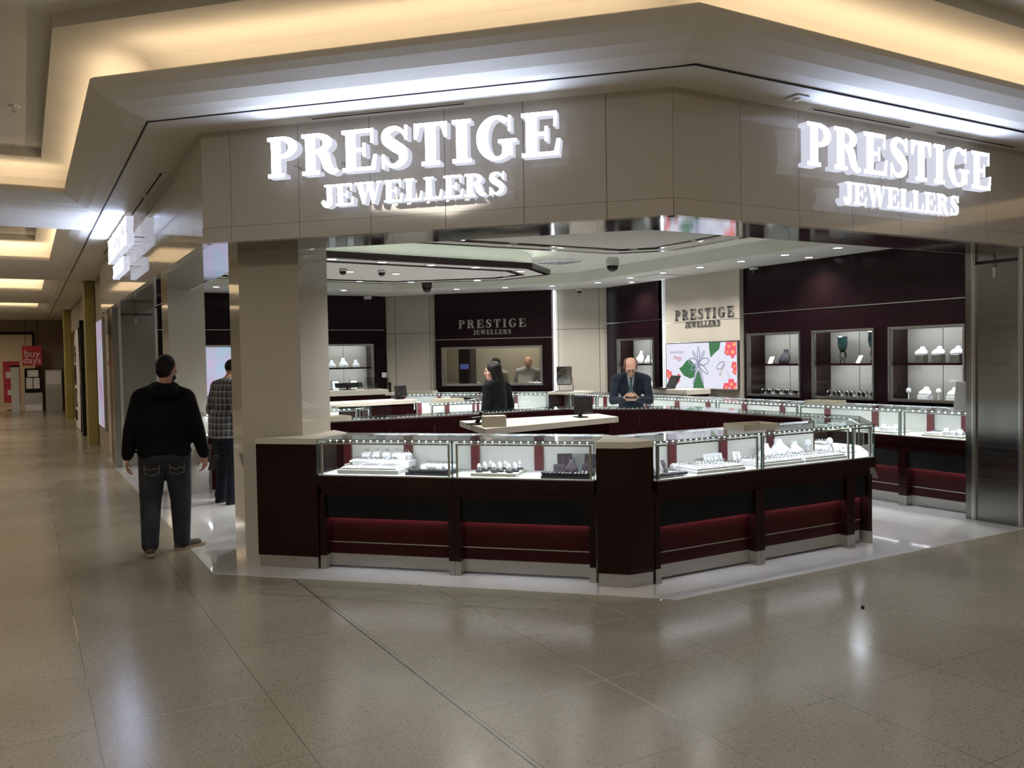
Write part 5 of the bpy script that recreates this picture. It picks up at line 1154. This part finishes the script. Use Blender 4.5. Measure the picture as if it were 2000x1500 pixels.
    skinned(tp, {'hoodie': 'hoodie', 'jacket': 'suit_jacket', 'shirt': 'shirt', 'coat': 'top'}[top], top_m, r, voxel, 5)
    lg = MB(); legs(lg, .018 if leg_m != 'denim' else .030, .97)
    for s_ in 'lr': cap(lg, g['an_'+s_]+Vector((0, .0, .05)), g['an_'+s_]+Vector((0, .0, .0)), .066, .074)
    jeans = skinned(lg, 'jeans' if leg_m == 'denim' else 'trousers', leg_m, r, voxel, 5)
    for s_ in 'lr':
        a_, t_ = g['an_'+s_], g['toe_'+s_]; d = (t_-a_); d.z = 0; d.normalize(); sb = MB(); hz = Vector((a_.x, a_.y, a_.z-.045))
        tz = Vector((t_.x, t_.y, t_.z)); cap(sb, hz-d*.03, tz+Vector((0, 0, .005)), .045, .036, 1); cap(sb, hz+Vector((0, 0, .03)), hz.lerp(tz, .55), .045, .04)
        sh = skinned(sb, 'shoe', shoe_m, r, .009, 4)
        so = MB(); x = Vector((d.y, -d.x, 0)); P = []
        for u_, v_ in ((-.075, 0), (-.06, .036), (.02, .036), (.12, .046), (.19, .04), (.225, 0), (.19, -.04), (.12, -.046), (.02, -.036), (-.06, -.036)): P.append((u_, v_))
        f_ = (tz.z-.03-(hz.z-.045))/max(.05, (tz-hz).length)
        so.loft([[tuple(Vector((hz.x, hz.y, 0))+d*u_+x*v_+Vector((0, 0, max(0, hz.z-.047+f_*(u_+.0)*1.0)+z_))) for u_, v_ in P] for z_ in (0, .026)]); so.build('sole', 'sole' if shoe_m == 'shoe' else 'black_shoe', sh)
    return r, g, T, R_
def eyes(r, T, glasses=False):
    for s_ in (-1, 1):
        mb = MB(); mb.ball((s_*.031, .083, .008), .0105, seg=10); mb.xf(T); e = mb.build('eye', 'cool_white', r, True); mb = MB(); mb.ball((s_*.031, .0915, .007), .0048, seg=8); mb.xf(T); mb.build('iris', 'black_plastic', e)
        mb = MB(); mb.tube([(s_*.018, .093, .026), (s_*.032, .094, .032), (s_*.048, .086, .026)], .0035, 6); mb.xf(T); mb.build('eyebrow', 'hair_black' if not glasses else 'hair_red', r)
    if glasses:
        mb = MB()
        for s_ in (-1, 1): mb.torus((s_*.033, .102, .006), .022, .0028, 'y', 18, 5, sy=.75); mb.tube([(s_*.055, .10, .010), (s_*.078, .05, .014), (s_*.080, -.01, .012)], .0024, 5)
        mb.tube([(-.012, .106, .010), (.012, .106, .010)], .0024, 5); mb.xf(T); mb.build('glasses', 'black_plastic', r)

# man walking past, seen from behind
J = dict(head=(.035, .03, 1.615), neck=(.01, -.02, 1.455), chest=(0, 0, 1.245), pelvis=(0, 0, .90),
 sh_l=(-.175, -.01, 1.375), sh_r=(.185, -.01, 1.365), el_l=(-.255, -.03, 1.10), el_r=(.265, -.02, 1.09), wr_l=(-.30, .02, .86), wr_r=(.325, .06, .845),
 hip_l=(-.095, 0, .86), hip_r=(.095, 0, .86), kn_l=(-.125, .05, .48), kn_r=(.12, .10, .48), an_l=(-.135, -.07, .105), an_r=(.12, .14, .085), toe_l=(-.15, .10, .045), toe_r=(.25, .20, .035))
r, g, T, R_ = person((1.05, 7.93, .0), math.radians(-9), 'person seen from behind walking past the shop in black hoodie and blue jeans', J, 'hoodie', 'hoodie', 'denim', bulk=1.05, headrot=(0, 0, -.45), hands=((-.05, .15, -1), (.1, .2, -1)), palms=((1, 0, 0), (-.8, .5, 0)), curl=.55)
hb = MB(); blob(hb, (0, -.018, .040), .080, .094, .092); blob(hb, (0, -.055, -.01), .07, .055, .075); hb.xf(T); skinned(hb, 'hair', 'hair_black', r, .007, 3)
hb = MB(); blob(hb, (0, .04, -.075), .062, .058, .045); cap(hb, (0, .08, -.085), (0, .078, -.105), .032, .026); hb.xf(T); skinned(hb, 'beard', 'hair_black', r, .007, 3)
eyes(r, T)
for s_ in (-1, 1):
    mb = MB(); x0 = s_*.10
    mb.tube([(x0-.06, -.168, .80), (x0-.055, -.165, .73), (x0, -.163, .71), (x0+.055, -.165, .73), (x0+.06, -.168, .80)], .0022, 5); mb.tube([(x0-.05, -.172, .775), (x0-.01, -.172, .755), (x0+.02, -.172, .775), (x0+.05, -.172, .765)], .0022, 5)
    mb.build('pocket_stitching', 'sole', r)
mb = MB(); mb.bbox(-.035, .035, -.004, .004, -.07, .07, .003); mb.rot('Z', .5); o = mb.build('wallet', 'black_plastic', loc=(1.462, 7.965, .765)); o.rotation_euler = (.2, .3, 0); tag(o, 'small dark object held in the right hand of the walking person', 'phone')

# man in plaid shirt behind the column
def standing(bend=0, sp=.0): return dict(head=(0, .04+bend*.25, 1.60-bend*.1), neck=(0, -.01+bend*.12, 1.45-bend*.04), chest=(0, 0+bend*.05, 1.235), pelvis=(0, -.02, .90),
 sh_l=(-.20, -.01+bend*.1, 1.375), sh_r=(.20, -.01+bend*.1, 1.375), el_l=(-.27, -.03, 1.10), el_r=(.27, -.03, 1.10), wr_l=(-.26, .12, .88), wr_r=(.26, .12, .88),
 hip_l=(-.095, 0, .86), hip_r=(.095, 0, .86), kn_l=(-.11, .02, .48), kn_r=(.11, .02, .48), an_l=(-.12, -.02, .085), an_r=(.12, -.02, .085), toe_l=(-.14, .15, .035), toe_r=(.14, .15, .035))
r, g, T, R_ = person((2.06, 10.38, .004), math.radians(-70), 'person in dark plaid shirt and dark jeans half hidden behind the front column', standing(.3), 'shirt', 'plaid_dark', 'dark_trousers', 'black_shoe', bulk=1.12, headrot=(-.3, 0, 0))
hb = MB(); blob(hb, (0, -.018, .040), .083, .097, .093); hb.xf(T); skinned(hb, 'hair', 'hair_black', r, .008, 3); eyes(r, T)
# woman with long dark hair
J = standing(.1); J = {k_: (v[0]*.9, v[1], v[2]*.935) for k_, v in J.items()}; J['toe_l'] = (-.12, .14, .035); J['toe_r'] = (.12, .14, .035); J['an_l'] = (-.1, -.02, .085); J['an_r'] = (.1, -.02, .085)
r, g, T, R_ = person((5.30, 9.62, .004), math.radians(20), 'person with long straight black hair and dark top, back turned, beyond the near island', J, 'coat', 'hoodie', 'dark_trousers', 'black_shoe', 'skin_pale', bulk=.92, headrot=(-.1, 0, .62))
hb = MB(); blob(hb, (0, -.024, .040), .092, .104, .094); blob(hb, (0, -.05, -.02), .088, .075, .09)
for k_ in range(9):
    a_ = PI*(1.0+k_/8); x, y = .075*math.cos(a_), -.01+.085*math.sin(a_)*.9; cap(hb, (x, y, .05), (x*1.15, y*1.1-.02, -.20), .034, .036); cap(hb, (x*1.15, y*1.1-.02, -.20), (x*1.0, y*1.0-.04, -.46), .036, .022)
TT = Matrix.Translation(g['head']) @ Matrix.Rotation(.62, 4, 'Z') @ Matrix.Rotation(-.1, 4, 'X'); hb.xf(TT); skinned(hb, 'long_hair', 'hair_black', r, .009, 5); eyes(r, T)
# man in dark suit leaning over the counter reading his phone
J = standing(); J.update(head=(0, .25, 1.515), neck=(0, .12, 1.42), chest=(0, .075, 1.235), pelvis=(0, -.10, .92), sh_l=(-.185, .10, 1.35), sh_r=(.185, .10, 1.35), el_l=(-.23, .15, 1.09), el_r=(.23, .15, 1.09), wr_l=(-.085, .33, 1.115), wr_r=(.085, .33, 1.115),
 hip_l=(-.1, -.10, .86), hip_r=(.1, -.10, .86), kn_l=(-.11, -.06, .48), kn_r=(.11, -.06, .48), an_l=(-.12, -.10, .085), an_r=(.12, -.10, .085), toe_l=(-.14, .08, .035), toe_r=(.14, .08, .035))
SR = math.radians(180-38)
r, g, T, R_ = person((6.75, 8.68, .004), SR, 'person in navy suit, tie and glasses leaning on the counter and reading a phone', J, 'jacket', 'suit_navy', 'dark_trousers', 'black_shoe', 'skin_pale', bulk=.93, headrot=(-.62, 0, .06), hands=((.45, .75, .3), (-.45, .75, .3)), palms=((.6, -.2, .75), (-.6, -.2, .75)), curl=.75)
eyes(r, T, True)
hb = MB()
for s_ in (-1, 1): blob(hb, (s_*.066, -.02, .025), .020, .062, .055); blob(hb, (s_*.04, -.082, .03), .045, .030, .055)
hb.xf(T); skinned(hb, 'hair', 'hair_red', r, .007, 3)
mb = MB(); mb.prism([(-.055, .0), (0, -.0), (.055, 0), (.0, .02)], -.12, .02); 
sh = MB(); sh.loft([[(x, .185, z) for x, z in ((-.055, 1.44), (.055, 1.44), (.018, 1.22), (-.018, 1.22))], [(x, .222, z) for x, z in ((-.05, 1.425), (.05, 1.425), (.015, 1.20), (-.015, 1.20))]]); sh.build('shirt_front', 'shirt_light', r)
mb = MB(); mb.loft([[(x, .226, z) for x, z in ((-.02, 1.41), (.02, 1.41), (.013, 1.37), (.032, 1.14), (0, 1.10), (-.032, 1.14), (-.013, 1.37))], [(x, .240, z) for x, z in ((-.018, 1.41), (.018, 1.41), (.011, 1.37), (.03, 1.14), (0, 1.10), (-.03, 1.14), (-.011, 1.37))]]); mb.build('tie', 'tie_teal', r)
for s_ in (-1, 1): mb = MB(); mb.loft([[(s_*x, y, z) for x, z in ((.05, 1.45), (.085, 1.36), (.03, 1.16), (.012, 1.22), (.045, 1.38))] for y in (.205, .232)]); mb.build('lapel', 'suit_navy', r)
for s_ in (-1, 1): mb = MB(); a_ = g['wr_'+('l' if s_ < 0 else 'r')]; mb.tube([a_+Vector((s_*.022, -.025, -.004)), a_+Vector((s_*.010, -.008, 0))], .036, 10); mb.build('shirt_cuff', 'cool_white', r)
ph = MB(); ph.bbox(-.07, .07, -.005, .005, -.037, .037, .003); p_ = Matrix.Translation((6.75, 8.68, 0)) @ Matrix.Rotation(SR, 4, 'Z') @ Vector((0, .405, 1.165)); o = ph.build('phone', 'black_plastic', loc=p_); o.rotation_euler = (.7, 0, SR); tag(o, 'dark phone held in both hands by the person in the navy suit', 'phone')
# two people in the workshop
p_ = inw(.95, 1.12); J = {k_: (v[0]*.9, v[1], v[2]*.97) for k_, v in standing(.2).items()}
r, g, T, R_ = person((p_.x, p_.y, -.0), wa+PI, 'person with dark hair and patterned top sitting in the workshop window', J, 'coat', 'floral', 'dark_trousers', 'black_shoe', bulk=.9, headrot=(-.4, 0, .8), voxel=.012)
hb = MB(); blob(hb, (0, -.02, .045), .1, .105, .1); hb.xf(T); skinned(hb, 'hair', 'hair_black', r, .01, 3)
p_ = inw(1.52, 1.5)
r, g, T, R_ = person((p_.x, p_.y, .0), wa+PI+.3, 'bald person in light checked shirt standing in the workshop window', {k_: (v[0], v[1], v[2]*1.0) for k_, v in standing(.3).items()}, 'shirt', 'plaid_light', 'dark_trousers', 'black_shoe', 'skin_pale', headrot=(-.4, 0, 0), voxel=.012); eyes(r, T)

# small things on the mall floor
for x, y, lb in ((3.69, 4.46, 'small round metal plug in the floor in front of the corner cabinet'), (2.47, 5.71, 'small round metal plug at the tile edge left of the angled front')):
    mb = MB(); mb.lathe([(.016, 0), (.016, .004), (.011, .006)], 14); o = mb.build('floor_plug', 'aluminium', loc=(x, y, .0)); tag(o, lb, 'floor plug', 'metal floor plugs')
mb = MB(); mb.ball((0, 0, .008), .012, seg=8, sc=(1.3, .8, .7)); mb.ball((.015, .006, .006), .008, seg=8); mb.ball((-.012, -.01, .006), .009, seg=8); o = mb.build('crumpled_scrap', 'black_plastic', loc=(4.65, 3.6, 0)); tag(o, 'small dark crumpled scrap lying on the floor at the right', 'litter')
